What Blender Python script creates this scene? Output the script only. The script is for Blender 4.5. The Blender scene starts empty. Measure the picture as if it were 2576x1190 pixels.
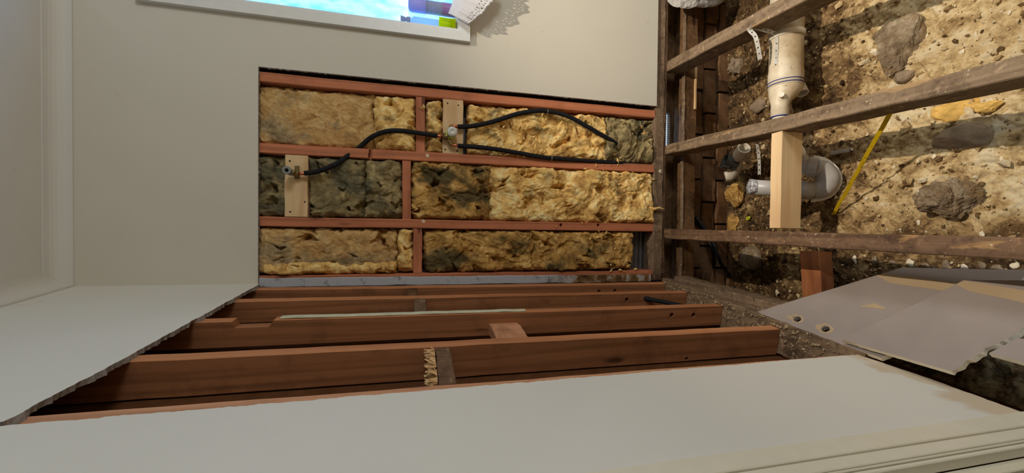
import bpy, bmesh, math, random
import numpy as np
from mathutils import Vector, Matrix

# ------------------------------------------------------------------ scene / camera / light
scn = bpy.context.scene
COL = scn.collection
scn.view_settings.view_transform = 'Standard'
try: scn.view_settings.look = 'None'
except Exception: pass
scn.view_settings.gamma = 1.0
scn.view_settings.use_curve_mapping = False
scn.view_settings.exposure = 0.0

F, CX, CY = 967.0, 1288.0, 595.0
_dn = np.array([3949., 28., 967.]); _dn /= np.linalg.norm(_dn)
_lf = np.array([-818., 69000., 967.]); _lf -= _dn * _lf.dot(_dn); _lf /= np.linalg.norm(_lf)
_fd = np.cross(_dn, _lf)
if _fd[2] < 0: _fd = -_fd
R = np.stack([-_lf, _fd, -_dn], 1)            # camera axes (x right, y down, z ahead) from world axes
CAM = np.array([0.0, -1.66, 1.18])            # the phone was held sideways: world up is picture left
cd = bpy.data.cameras.new('camera'); cam = bpy.data.objects.new('camera', cd); COL.objects.link(cam)
cd.sensor_fit = 'HORIZONTAL'; cd.sensor_width = 36.0; cd.lens = 36.0 * F / 2576.0
cd.clip_start = 0.02; cd.clip_end = 60
cam.matrix_world = Matrix(((R[0][0], -R[1][0], -R[2][0], CAM[0]), (R[0][1], -R[1][1], -R[2][1], CAM[1]),
                           (R[0][2], -R[1][2], -R[2][2], CAM[2]), (0, 0, 0, 1)))
scn.camera = cam

wd = bpy.data.worlds.new('daylight'); scn.world = wd; wd.use_nodes = True
bg = wd.node_tree.nodes['Background']; bg.inputs[0].default_value = (0.38, 0.64, 1.0, 1); bg.inputs[1].default_value = 4.0

LAMP = (1.10, -0.95, 2.335)
ld = bpy.data.lights.new('downlight_bulb', 'SPOT'); ld.energy = 255; ld.color = (1.0, 0.89, 0.74)
ld.spot_size = math.radians(84); ld.spot_blend = 0.95; ld.shadow_soft_size = 0.018
lo = bpy.data.objects.new('downlight_bulb', ld); lo.location = LAMP; COL.objects.link(lo)
# added soft fill light for the walls, low on the right, without a fixture
ld2 = bpy.data.lights.new('fill_light', 'POINT'); ld2.energy = 57; ld2.color = (0.87, 0.95, 1.0); ld2.shadow_soft_size = 0.32
lo2 = bpy.data.objects.new('fill_light', ld2); lo2.location = (1.95, -2.10, 1.25); COL.objects.link(lo2)

# ------------------------------------------------------------------ geometry of the place
def ray(x, y):
    return R.T @ np.array([(x - CX) / F, (y - CY) / F, 1.0])
def hit(x, y, n, p):
    r = ray(x, y); n = np.asarray(n, float); t = n.dot(np.asarray(p, float) - CAM) / n.dot(r); return CAM + t * r
def PB(x, y, Y=0.0): return hit(x, y, (0, 1, 0), (0, Y, 0))          # on the back wall
def PZ(x, y, Z=0.0): return hit(x, y, (0, 0, 1), (0, 0, Z))          # on a level plane
LP0 = np.array([-0.240, 0, 0.0]); LL = np.array([-0.109, -0.994, 0.0]); LU = np.array([0.0094, 0, 1.0])
LN = np.cross(LU, LL); LN /= np.linalg.norm(LN)
if LN[0] < 0: LN = -LN
def LW(s, z, off=0.0): return LP0 + LL * s + LU * z + LN * off       # along / up / off the left wall's stud faces
def PL(x, y, off=0.0):
    q = hit(x, y, LN, LP0 + LN * off); return q
def sz(x, y, off=0.0):
    q = PL(x, y, off) - LP0 - LN * off; return float(q.dot(LL)), float(q[2])
def PS(x, y, s):                                                     # on a stud's side face at distance s
    q = hit(x, y, LL, LP0 + LL * s) - LP0 - LL * s
    return float(q.dot(LN)), float(q[2])

# ------------------------------------------------------------------ noise
_rs = np.random.RandomState(7); _perm = np.concatenate([_rs.permutation(256)] * 3)
_gr = np.stack([np.cos(np.arange(256) * 2.399963), np.sin(np.arange(256) * 2.399963)], 1)
def pn(x, y):
    x = np.asarray(x, float); y = np.asarray(y, float)
    xi = np.floor(x).astype(int); yi = np.floor(y).astype(int); fx = x - xi; fy = y - yi
    u = fx ** 3 * (fx * (fx * 6 - 15) + 10); v = fy ** 3 * (fy * (fy * 6 - 15) + 10)
    def g(ix, iy, dx, dy):
        h = _perm[(_perm[ix & 255] + iy) & 255]; return _gr[h, 0] * dx + _gr[h, 1] * dy
    a = g(xi, yi, fx, fy); b = g(xi + 1, yi, fx - 1, fy); c = g(xi, yi + 1, fx, fy - 1); d = g(xi + 1, yi + 1, fx - 1, fy - 1)
    return (a + u * (b - a)) * (1 - v) + (c + u * (d - c)) * v
def fbm(x, y, o=4, ridged=False):
    s = 0; a = 1.0; f = 1.0
    for k in range(o):
        n = pn(x * f + 17.3 * k, y * f - 9.1 * k)
        if ridged: n = 0.5 - 2 * np.abs(n)
        s = s + a * n; a *= 0.5; f *= 2.03
    return s
rnd = random.Random(11)

# ------------------------------------------------------------------ materials
def lin(c):
    return tuple((v / 255 / 12.92 if v / 255 <= 0.04045 else ((v / 255 + 0.055) / 1.055) ** 2.4) for v in c[:3]) + (1,)
class NT:
    def __init__(s, name):
        s.m = bpy.data.materials.new(name); s.m.use_nodes = True; s.t = s.m.node_tree; s.b = s.t.nodes['Principled BSDF']
        s.out = s.t.nodes['Material Output']; s.co = s.n('ShaderNodeTexCoord')
    def n(s, typ, **kw):
        o = s.t.nodes.new(typ)
        for k, v in kw.items(): setattr(o, k, v)
        return o
    def l(s, a, b): s.t.links.new(a, b)
    def val(s, sock, v):
        if hasattr(v, 'is_linked') or hasattr(v, 'links'): s.l(v, sock)
        else: sock.default_value = v
    def mapc(s, scale, src=None):
        mp = s.n('ShaderNodeMapping'); s.l(src or s.co.outputs['Object'], mp.inputs[0]); mp.inputs['Scale'].default_value = scale; return mp.outputs[0]
    def noise(s, scale, detail=4, rough=0.55, vec=None, dist=0.0):
        o = s.n('ShaderNodeTexNoise'); o.inputs['Scale'].default_value = scale; o.inputs['Detail'].default_value = detail
        o.inputs['Roughness'].default_value = rough; o.inputs['Distortion'].default_value = dist
        s.l(vec or s.co.outputs['Object'], o.inputs['Vector']); return o.outputs['Fac']
    def ramp(s, fac, stops):
        o = s.n('ShaderNodeValToRGB'); e = o.color_ramp.elements
        while len(e) < len(stops): e.new(0.5)
        for k, (p, c) in enumerate(stops): e[k].position = p; e[k].color = c
        s.l(fac, o.inputs[0]); return o.outputs[0]
    def rng(s, fac, a, b, c=0.0, d=1.0):
        o = s.n('ShaderNodeMapRange'); o.inputs[1].default_value = a; o.inputs[2].default_value = b; o.inputs[3].default_value = c; o.inputs[4].default_value = d
        s.l(fac, o.inputs[0]); return o.outputs[0]
    def mix(s, f, a, b, mode='MIX'):
        o = s.n('ShaderNodeMix', data_type='RGBA', blend_type=mode)
        s.val(o.inputs[0], f); s.val(o.inputs[6], a); s.val(o.inputs[7], b); return o.outputs[2]
    def bump(s, h, strength=0.3, dist=0.003):
        o = s.n('ShaderNodeBump'); o.inputs['Strength'].default_value = strength; o.inputs['Distance'].default_value = dist
        s.l(h, o.inputs['Height']); s.l(o.outputs[0], s.b.inputs['Normal'])
    def attr(s, name):
        o = s.n('ShaderNodeAttribute', attribute_name=name); return o.outputs['Fac']
    def fin(s, col, rough=0.8, spec=0.3, metal=0.0):
        s.val(s.b.inputs['Base Color'], col); s.val(s.b.inputs['Roughness'], rough); s.b.inputs['Specular IOR Level'].default_value = spec
        s.b.inputs['Metallic'].default_value = metal; return s.m

def plain(name, c, rough=0.6, spec=0.4, metal=0.0, var=0.12, scale=30, bump=0.0):
    t = NT(name); f = t.noise(scale, 4)
    a = lin(c); d = tuple(v * (1 - var) for v in a[:3]) + (1,); e = tuple(min(1, v * (1 + var)) for v in a[:3]) + (1,)
    if bump: t.bump(t.noise(scale * 4, 4), bump, 0.002)
    return t.fin(t.ramp(f, [(0.3, d), (0.7, e)]), rough, spec, metal)

def wood(name, c1, c2, axis, dark=(60, 35, 20), dirt=0.25, glue=None, spots=None, rough=0.7, knots=True, grain=1.0):
    t = NT(name)
    oi = t.n('ShaderNodeObjectInfo'); va = t.n('ShaderNodeVectorMath', operation='MULTIPLY_ADD'); va.inputs[1].default_value = (1, 1, 1)   # every length of timber has its own grain
    cx = t.n('ShaderNodeCombineXYZ')
    for k_, f_ in enumerate((3.1, 5.7, 9.3)):
        mm = t.n('ShaderNodeMath', operation='MULTIPLY'); mm.inputs[1].default_value = f_; t.l(oi.outputs['Random'], mm.inputs[0]); t.l(mm.outputs[0], cx.inputs[k_])
    t.l(t.co.outputs['Object'], va.inputs[0]); t.l(cx.outputs[0], va.inputs[2])
    class _C: outputs = {'Object': va.outputs[0]}
    t.co = _C
    sc = [70, 70, 70]; sc[axis] = 2.2
    v = t.mapc(sc); f = t.noise(1.0, 5, 0.6, v, 0.4)
    sc2 = [14, 14, 14]; sc2[axis] = 0.9
    f2 = t.noise(1.0, 3, 0.5, t.mapc(sc2), 0.8)
    wv = t.n('ShaderNodeTexWave'); wv.inputs['Scale'].default_value = 1.0; wv.inputs['Distortion'].default_value = 9; wv.inputs['Detail'].default_value = 2
    sc3 = [9, 9, 9]; sc3[axis] = 0.55; t.l(t.mapc(sc3), wv.inputs['Vector'])
    base = t.mix(t.rng(f, 0.3, 0.7), lin(c1), lin(c2))
    base = t.mix(t.rng(f2, 0.35, 0.7, 0, 0.5), base, tuple(x * 0.72 for x in lin(c1)[:3]) + (1,))
    base = t.mix(t.rng(wv.outputs['Fac'], 0.6, 1.0, 0, 0.28 * grain), base, lin(dark))
    if dirt:
        base = t.mix(t.rng(t.noise(9, 5, 0.65), 0.52, 0.72, 0, dirt), base, lin(dark))
    if dirt > 0.55:
        base = t.mix(t.rng(t.noise(42, 5, 0.7, dist=0.8), 0.50, 0.66, 0, 0.55), base, lin(dark)); base = t.mix(t.rng(t.noise(30, 5, 0.7, dist=1.2), 0.56, 0.66, 0, 0.45), base, lin(tuple(min(255, v * 1.28) for v in c2)))
    if knots:
        vo = t.n('ShaderNodeTexVoronoi'); vo.inputs['Scale'].default_value = 1.0
        sk = [11, 11, 11]; sk[axis] = 3.3; t.l(t.mapc(sk), vo.inputs['Vector'])
        base = t.mix(t.rng(vo.outputs['Distance'], 0.06, 0.13, 0.85, 0), base, lin(dark))
    if glue:
        sg = [26, 26, 26]; sg[axis] = 5
        base = t.mix(t.rng(t.noise(1.0, 4, 0.6, t.mapc(sg), 1.0), 0.62, 0.68, 0, 0.45), base, lin(glue))
    if spots:
        base = t.mix(t.rng(t.noise(60, 3, 0.7), 0.66, 0.70, 0, 0.85), base, lin(spots))
    t.bump(f, 0.35, 0.0015)
    return t.fin(base, rough, 0.25)

M = {}
for k, ax in (('x', 0), ('y', 1), ('z', 2)):
    M['red' + k] = wood('red_softwood_' + k, (190, 116, 82), (210, 134, 96), ax, dark=(78, 42, 28), dirt=0.25)
    M['brown' + k] = wood('brown_stud_' + k, (150, 98, 64), (174, 118, 80), ax, dark=(66, 38, 22), dirt=0.4)
    M['edge' + k] = wood('lighter_stud_edge_' + k, (188, 124, 82), (208, 146, 102), ax, dark=(110, 64, 38), dirt=0.2)
    M['pale' + k] = wood('pale_stud_edge_' + k, (196, 140, 104), (214, 160, 122), ax, dark=(120, 70, 45), dirt=0.15)
    M['pine' + k] = wood('fresh_pine_' + k, (228, 192, 144), (238, 208, 164), ax, dark=(190, 140, 90), dirt=0.05, grain=1.3)
    M['old' + k] = wood('weathered_joist_' + k, (120, 100, 78), (150, 128, 102), ax, dark=(72, 54, 38), dirt=0.75, glue=(188, 150, 100), spots=(200, 186, 160))
    M['oldred' + k] = wood('old_brown_joist_' + k, (102, 76, 56), (128, 100, 76), ax, dark=(54, 36, 24), dirt=0.75, glue=(196, 154, 98), spots=(196, 180, 150))
    M['grey' + k] = wood('grey_old_timber_' + k, (120, 98, 76), (146, 122, 98), ax, dark=(50, 36, 26), dirt=0.7, spots=(190, 176, 150))
    M['dark' + k] = wood('dark_bearer_' + k, (104, 74, 48), (128, 96, 64), ax, dark=(40, 26, 16), dirt=0.7)
    M['orange' + k] = wood('orange_timber_' + k, (150, 92, 56), (166, 106, 68), ax, dark=(80, 40, 22), dirt=0.4)

def plaster_mat(name, c, stain=(170, 140, 95), amt=0.25):
    t = NT(name)
    f = t.noise(2.2, 4, 0.6); b = t.mix(t.rng(f, 0.3, 0.7), tuple(x * 0.95 for x in lin(c)[:3]) + (1,), lin(c))
    s1 = t.rng(t.noise(7.5, 5, 0.7, dist=1.2), 0.66, 0.74, 0, amt)
    b = t.mix(s1, b, lin(stain))
    b = t.mix(t.rng(t.noise(42, 2, 0.5), 0.79, 0.82, 0, 0.45), b, lin((120, 110, 92)))
    t.bump(t.noise(160, 3), 0.08, 0.001)
    return t.fin(b, 0.62, 0.25)
M['plaster'] = plaster_mat('cream_wall_paint', (213, 207, 193))
M['plaster_left'] = plaster_mat('white_wall_paint', (224, 223, 215), amt=0.12)
M['plaster_near'] = plaster_mat('white_wall_paint_water_stained', (224, 222, 213), amt=0.10)
nt_ = M['plaster_near'].node_tree; bs = nt_.nodes['Principled BSDF']; src = bs.inputs['Base Color'].links[0].from_socket
class _T(NT):
    def __init__(s, m): s.m = m; s.t = m.node_tree; s.b = s.t.nodes['Principled BSDF']; s.co = [n for n in s.t.nodes if n.type == 'TEX_COORD'][0]
t = _T(M['plaster_near']); sp_ = t.n('ShaderNodeSeparateXYZ'); t.l(t.co.outputs['Object'], sp_.inputs[0])
ad = t.n('ShaderNodeMath', operation='ADD'); t.l(t.rng(sp_.outputs['Z'], -0.72, -0.94, -0.5, 0.35), ad.inputs[0]); t.l(t.noise(7, 4, 0.6, dist=0.8), ad.inputs[1])
t.l(t.mix(t.rng(ad.outputs[0], 0.50, 0.62, 0, 0.5), src, lin((196, 162, 112))), bs.inputs['Base Color'])
M['ceiling'] = plaster_mat('white_ceiling_paint', (216, 214, 207), amt=0.05)
M['trim'] = plain('glossy_cream_trim_paint', (228, 222, 202), 0.35, 0.5, var=0.03)
M['winframe'] = plain('white_window_paint', (222, 222, 218), 0.35, 0.5, var=0.03)
M['gypshade'] = plain('shaded_gypsum_edge', (150, 143, 136), 0.95, 0.1, var=0.3, scale=180, bump=0.6)  # shade on the cut edges put into the grey; the core is white
M['gypwhite'] = plain('white_gypsum_core', (236, 226, 206), 0.9, 0.1, var=0.06, scale=90, bump=0.3)
M['greypaper'] = plain('grey_backing_paper', (148, 137, 130), 0.85, 0.15, var=0.07, scale=9)
M['tanpaper_lit'] = plain('tan_paper_and_lit_band', (172, 150, 120), 0.85, 0.15, var=0.06, scale=9)  # torn paper, and the painted strip of lamp light on the offcuts
M['door'] = plain('olive_shaded_door_paint', (128, 118, 88), 0.5, 0.4, var=0.04)  # shade of the door opening put into the olive colour
M['black'] = plain('black_foam_lagging', (24, 25, 30), 0.75, 0.25, var=0.25, scale=60, bump=0.3)
M['cable'] = plain('black_cable_sheath', (18, 18, 20), 0.45, 0.4)
M['copper'] = plain('copper_pipe', (205, 128, 96), 0.32, 0.5, 0.9, var=0.15, scale=60)
M['brass'] = plain('tarnished_brass', (130, 112, 72), 0.4, 0.5, 0.8, var=0.25, scale=50)
M['bung'] = plain('grey_plastic_bung', (128, 132, 130), 0.5, 0.4)
M['darkhole'] = plain('dark_bore', (16, 14, 12), 0.9, 0.1)
M['whitecap'] = plain('milky_plastic_cap', (214, 214, 208), 0.3, 0.5, var=0.03)
M['limeplastic'] = plain('lime_plastic_ring', (196, 206, 50), 0.45, 0.4)
M['screw'] = plain('dark_screw', (46, 36, 34), 0.5, 0.5, 0.7)
M['clip'] = plain('steel_clip', (170, 170, 170), 0.35, 0.5, 0.9)
t = NT('galvanised_strap'); M['galv'] = t.fin(t.ramp(t.noise(90, 3), [(0.3, lin((176, 172, 162))), (0.7, lin((212, 208, 198)))]), 0.5, 0.5, 0.1)
M['cladding'] = plain('dull_metal_cladding', (104, 100, 98), 0.45, 0.5, 0.5, var=0.25, scale=14)
t = NT('dusty_pvc'); b = t.mix(t.rng(t.noise(7, 5, 0.7), 0.45, 0.7), lin((214, 200, 174)), lin((176, 150, 112)))
b = t.mix(t.rng(t.noise(38, 4, 0.7), 0.62, 0.70, 0, 0.7), b, lin((120, 86, 56))); M['pvc'] = t.fin(b, 0.45, 0.4)
M['pvcgrey'] = plain('grey_pvc', (176, 172, 168), 0.35, 0.45, var=0.08, scale=20)
M['pvcwhite'] = plain('white_pvc', (226, 216, 196), 0.4, 0.4, var=0.08, scale=20)
M['pvcdark'] = plain('dirty_dark_grey_pvc', (74, 72, 66), 0.5, 0.4, var=0.25, scale=20)
M['blueband'] = plain('blue_marker', (44, 52, 120), 0.5, 0.3)
t = NT('crumpled_foil_tape'); t.bump(t.noise(70, 4, 0.7), 0.9, 0.01); M['foil'] = t.fin(t.ramp(t.noise(60, 4, 0.7), [(0.35, lin((150, 150, 158))), (0.6, lin((226, 226, 230)))]), 0.3, 0.6, 0.6)
t = NT('yellow_tape'); M['yellow'] = t.fin(t.mix(t.rng(t.noise(30, 4, 0.7), 0.58, 0.68), lin((216, 180, 22)), lin((120, 84, 20))), 0.45, 0.4)
t = NT('old_concrete'); b = t.ramp(t.noise(22, 6, 0.75), [(0.3, lin((84, 66, 48))), (0.5, lin((150, 130, 104))), (0.66, lin((196, 178, 150)))])
b = t.mix(t.rng(t.noise(12, 5, 0.7, dist=1.0), 0.5, 0.66, 0, 0.8), b, lin((150, 116, 74))); t.bump(t.noise(120, 6, 0.8), 0.8, 0.008); M['concrete'] = t.fin(b, 0.95, 0.1)
M['stone'] = plain('grey_brown_stone', (140, 122, 100), 0.85, 0.2, var=0.35, scale=30, bump=0.5)
M['palestone'] = plain('pale_stone_chip', (222, 208, 180), 0.8, 0.2, var=0.15, scale=40, bump=0.3)
M['foamlump'] = plain('ochre_foam_lump', (206, 166, 92), 0.9, 0.1, var=0.3, scale=26, bump=0.8)
M['brick'] = plain('brickwork_brown', (112, 82, 56), 0.9, 0.15, var=0.4, scale=22, bump=0.6)
M['mortar'] = plain('dark_mortar', (70, 56, 42), 0.95, 0.1, var=0.3, scale=50, bump=0.5)
M['crust'] = plain('crumbled_plaster', (160, 140, 110), 0.95, 0.1, var=0.35, scale=90, bump=0.6)
t = NT('speckled_grey_batten'); b = t.mix(t.rng(t.noise(26, 5, 0.75), 0.56, 0.66, 0, 0.75), lin((176, 182, 192)), lin((96, 92, 88)))
sep = t.n('ShaderNodeSeparateXYZ'); t.l(t.co.outputs['Object'], sep.inputs[0])
low = t.rng(sep.outputs['Z'], -0.30, -0.46)
b = t.mix(low, b, t.ramp(t.noise(20, 5, 0.7), [(0.38, lin((62, 48, 36))), (0.52, lin((128, 96, 56))), (0.62, lin((170, 168, 164)))]))
M['batten'] = t.fin(b, 0.7, 0.25)

def insul(name, lo_, mid, hi, mould=(60, 58, 44)):
    t = NT(name)
    f = t.noise(16, 6, 0.68, dist=0.8)
    b = t.ramp(f, [(0.36, lin(lo_)), (0.5, lin(mid)), (0.64, lin(hi))])
    fib = t.noise(1.0, 3, 0.7, t.mapc((240, 240, 60)), 2.0)
    b = t.mix(t.rng(fib, 0.35, 0.7, 0, 0.22), b, lin(hi))
    st = t.attr('mould'); st2 = t.n('ShaderNodeMath', operation='ADD'); t.l(st, st2.inputs[0]); t.l(t.rng(t.noise(22, 5, 0.7), 0.3, 0.7, -0.22, 0.22), st2.inputs[1])
    b = t.mix(t.rng(st2.outputs[0], 0.28, 0.72, 0, 0.9), b, t.mix(t.rng(t.noise(30, 4, 0.7), 0.35, 0.7), lin(mould), lin(tuple(min(255, v * 1.7) for v in mould))))
    t.bump(t.noise(110, 5, 0.7, dist=1.0), 0.55, 0.006)
    return t.fin(b, 0.95, 0.08)
M['ins_tan'] = insul('dusty_tan_glasswool', (174, 132, 78), (204, 162, 104), (228, 196, 138), (116, 102, 78))
M['ins_gold'] = insul('golden_glasswool', (176, 126, 62), (242, 196, 116), (255, 234, 172))
M['ins_olive'] = insul('mouldy_olive_glasswool', (104, 92, 64), (146, 128, 90), (194, 174, 126), (70, 68, 54))
M['ins_brown'] = insul('brown_stained_glasswool', (136, 98, 48), (194, 148, 80), (232, 194, 126), (58, 54, 38))

t = NT('dug_soil')
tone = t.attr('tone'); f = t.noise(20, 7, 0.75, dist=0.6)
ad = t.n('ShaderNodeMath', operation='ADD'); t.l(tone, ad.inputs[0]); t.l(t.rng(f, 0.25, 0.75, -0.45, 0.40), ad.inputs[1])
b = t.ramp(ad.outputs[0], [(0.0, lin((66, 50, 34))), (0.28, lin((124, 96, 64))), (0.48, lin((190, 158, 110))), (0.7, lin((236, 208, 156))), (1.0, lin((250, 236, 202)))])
b = t.mix(t.rng(t.noise(95, 4, 0.75), 0.60, 0.70, 0, 0.55), b, lin((238, 222, 188)))
b = t.mix(t.rng(t.noise(55, 4, 0.7), 0.60, 0.72, 0, 0.6), b, lin((70, 50, 34)))
t.bump(t.noise(140, 6, 0.75), 0.8, 0.010); M['soil'] = t.fin(b, 0.95, 0.1)

def translucent(name, c, tr=0.6, rough=0.4, var=0.0, scale=20):
    t = NT(name); col = lin(c) if not var else t.ramp(t.noise(scale, 3), [(0.3, tuple(v * (1 - var) for v in lin(c)[:3]) + (1,)), (0.7, lin(c))])
    t.fin(col, rough, 0.4); tn = t.n('ShaderNodeBsdfTranslucent'); t.val(tn.inputs[0], col)
    mx = t.n('ShaderNodeMixShader'); mx.inputs[0].default_value = tr
    t.l(t.b.outputs[0], mx.inputs[1]); t.l(tn.outputs[0], mx.inputs[2]); t.l(mx.outputs[0], t.out.inputs[0]); return t.m
M['purple'] = translucent('violet_plastic', (206, 196, 232), 0.45)
M['beige'] = translucent('ribbed_beige_plastic', (196, 190, 200), 0.55)
M['purplelabel'] = translucent('purple_label', (186, 146, 196), 0.35)
M['lime'] = translucent('lime_yellow_plastic', (250, 255, 8), 0.85)
M['clearblue'] = translucent('clear_bluish_plastic', (232, 242, 252), 0.85)
M['lace'] = translucent('white_lace_cotton', (236, 234, 236), 0.3, 0.9, 0.06, 60)
M['bag'] = translucent('white_plastic_bag', (222, 218, 212), 0.35, 0.3, 0.1, 14)
# privacy glass: scatters daylight into the room
t = NT('patterned_privacy_glass'); tn = t.n('ShaderNodeBsdfTranslucent')
t.l(t.ramp(t.noise(16, 5, 0.7, t.mapc((1, 1, 0.35))), [(0.35, (0.30, 0.58, 0.92, 1)), (0.55, (0.72, 0.90, 0.96, 1)), (0.7, (0.50, 0.76, 0.94, 1))]), tn.inputs[0])
gl = t.n('ShaderNodeBsdfGlossy'); gl.inputs['Roughness'].default_value = 0.15
mx = t.n('ShaderNodeMixShader'); mx.inputs[0].default_value = 0.04; t.l(tn.outputs[0], mx.inputs[1]); t.l(gl.outputs[0], mx.inputs[2]); t.l(mx.outputs[0], t.out.inputs[0]); M['glass'] = t.m

# ------------------------------------------------------------------ object helpers
def link(name, verts, faces, mats, parent=None, midx=None, smooth=False, attrs=None):
    v = np.asarray(verts, float).reshape(-1, 3)
    c = np.array([(v[:, 0].min() + v[:, 0].max()) / 2, (v[:, 1].min() + v[:, 1].max()) / 2, (v[:, 2].min() + v[:, 2].max()) / 2])
    me = bpy.data.meshes.new(name); me.from_pydata((v - c).tolist(), [], [list(map(int, f)) for f in faces])
    if not isinstance(mats, (list, tuple)): mats = [mats]
    for m in mats: me.materials.append(m)
    if midx is not None: me.polygons.foreach_set('material_index', np.asarray(midx, np.int32))
    if smooth: me.polygons.foreach_set('use_smooth', np.ones(len(me.polygons), bool))
    if attrs:
        for k, a in attrs.items():
            at = me.attributes.new(k, 'FLOAT', 'POINT'); at.data.foreach_set('value', np.asarray(a, np.float32))
    me.update()
    bm = bmesh.new(); bm.from_mesh(me); bmesh.ops.recalc_face_normals(bm, faces=bm.faces); bm.to_mesh(me); bm.free()
    o = bpy.data.objects.new(name, me); COL.objects.link(o)
    if parent is not None:
        o.parent = parent; pw = np.array(parent['_w']) if '_w' in parent else np.zeros(3); o.location = (c - pw).tolist()
    else: o.location = c.tolist()
    o['_w'] = c.tolist(); return o
def tag(o, label=None, cat=None, group=None, kind=None):
    if label: o['label'] = label
    if cat: o['category'] = cat
    if group: o['group'] = group
    if kind: o['kind'] = kind
    return o
def thing(name, base, label, cat, group=None):
    o = bpy.data.objects.new(name, None); COL.objects.link(o); o.empty_display_size = 0.05
    o.location = [float(x) for x in base]; o['_w'] = [float(x) for x in base]; return tag(o, label, cat, group)
def S(o): o['kind'] = 'structure'; return o

def beam_geo(a, b, u, v, n=10, ch=0.0025, wob=0.0008, seed=0, ends=True):
    """bar from a to b; u, v are half-extent vectors of its section; arrises chamfered, faces a little out of true"""
    a, b, u, v = (np.asarray(q, float) for q in (a, b, u, v)); rs = np.random.RandomState(seed + 1)
    lu, lv = np.linalg.norm(u), np.linalg.norm(v); cu, cv = 1 - ch / lu, 1 - ch / lv
    prof = [(1, cv), (cu, 1), (-cu, 1), (-1, cv), (-1, -cv), (-cu, -1), (cu, -1), (1, -cv)]
    V = []; Fc = []
    for k in range(n + 1):
        tt = k / n; p = a + (b - a) * tt; w = rs.normal(0, wob, 2)
        for (x, y) in prof: V.append(p + u * (x + w[0] / lu) + v * (y + w[1] / lv))
    for k in range(n):
        for j in range(8): Fc.append((k * 8 + j, k * 8 + (j + 1) % 8, (k + 1) * 8 + (j + 1) % 8, (k + 1) * 8 + j))
    if ends: Fc += [tuple(range(8)), tuple(range(n * 8, n * 8 + 8))]
    return V, Fc
def beam(name, a, b, u, v, mat, parent=None, **kw):
    V, Fc = beam_geo(a, b, u, v, **kw); return link(name, V, Fc, mat, parent)
def box(name, lo_, hi_, mat, parent=None, ch=0.002, axis=2, n=1, wob=0.0, seed=0):
    lo_, hi_ = np.asarray(lo_, float), np.asarray(hi_, float); c = (lo_ + hi_) / 2; h = (hi_ - lo_) / 2
    ax = np.eye(3); o = [k for k in range(3) if k != axis]
    return beam(name, c - ax[axis] * h[axis], c + ax[axis] * h[axis], ax[o[0]] * h[o[0]], ax[o[1]] * h[o[1]], mat, parent, n=n, ch=min(ch, 0.4 * h[o[0]], 0.4 * h[o[1]]), wob=wob, seed=seed)
class MB:
    def __init__(s): s.V = []; s.F = []; s.I = []
    def add(s, V, Fc, mi=0):
        k = len(s.V); s.V += [np.asarray(p, float) for p in V]; s.F += [tuple(i + k for i in f) for f in Fc]; s.I += [mi] * len(Fc); return s
    def box(s, lo_, hi_, mi=0):
        x0, y0, z0 = lo_; x1, y1, z1 = hi_
        return s.add([(x0, y0, z0), (x1, y0, z0), (x1, y1, z0), (x0, y1, z0), (x0, y0, z1), (x1, y0, z1), (x1, y1, z1), (x0, y1, z1)],
                     [(0, 1, 2, 3), (4, 5, 6, 7), (0, 1, 5, 4), (1, 2, 6, 5), (2, 3, 7, 6), (3, 0, 4, 7)], mi)
    def build(s, name, mats, parent=None, smooth=False): return link(name, s.V, s.F, mats, parent, s.I, smooth)
def slab(name, front, back, mats, parent=None, edge=1, backm=0):
    """a board from its outline: front ring, back ring, rim faces with the material index edge"""
    n = len(front); V = list(front) + list(back)
    Fc = [tuple(range(n)), tuple(range(2 * n - 1, n - 1, -1))] + [(k, (k + 1) % n, n + (k + 1) % n, n + k) for k in range(n)]
    return link(name, V, Fc, mats, parent, [0, backm] + [edge] * n)
def smooth_path(P, sub=6):
    P = [np.asarray(p, float) for p in P]; Q = [2 * P[0] - P[1]] + P + [2 * P[-1] - P[-2]]; out = []
    for k in range(1, len(Q) - 2):
        p0, p1, p2, p3 = Q[k - 1:k + 3]
        for j in range(sub):
            tt = j / sub; out.append(0.5 * ((2 * p1) + (-p0 + p2) * tt + (2 * p0 - 5 * p1 + 4 * p2 - p3) * tt ** 2 + (-p0 + 3 * p1 - 3 * p2 + p3) * tt ** 3))
    out.append(P[-1]); return out
def tube_geo(path, rad, seg=14, caps=True):
    n = len(path); rad = [rad] * n if np.isscalar(rad) else list(rad); V = []; Fc = []
    T = [path[min(k + 1, n - 1)] - path[max(k - 1, 0)] for k in range(n)]; T = [q / (np.linalg.norm(q) + 1e-12) for q in T]
    u = np.cross(T[0], (0.3, 0.2, 0.93)); u /= np.linalg.norm(u)
    for k in range(n):
        u = u - T[k] * u.dot(T[k]); u /= np.linalg.norm(u); w = np.cross(T[k], u)
        for j in range(seg):
            a = 2 * math.pi * j / seg; V.append(path[k] + rad[k] * (math.cos(a) * u + math.sin(a) * w))
    for k in range(n - 1):
        for j in range(seg): Fc.append((k * seg + j, k * seg + (j + 1) % seg, (k + 1) * seg + (j + 1) % seg, (k + 1) * seg + j))
    if caps: Fc += [tuple(range(seg)), tuple(range((n - 1) * seg, n * seg))]
    return V, Fc
def tube(name, P, rad, mat, parent=None, seg=14, sub=6, caps=True):
    path = smooth_path(P, sub) if sub > 1 and len(P) > 2 else [np.asarray(p, float) for p in P]
    if not np.isscalar(rad) and len(rad) != len(path): rad = np.interp(np.linspace(0, 1, len(path)), np.linspace(0, 1, len(rad)), rad)
    V, Fc = tube_geo(path, rad, seg, caps); return link(name, V, Fc, mat, parent, smooth=True)
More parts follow.
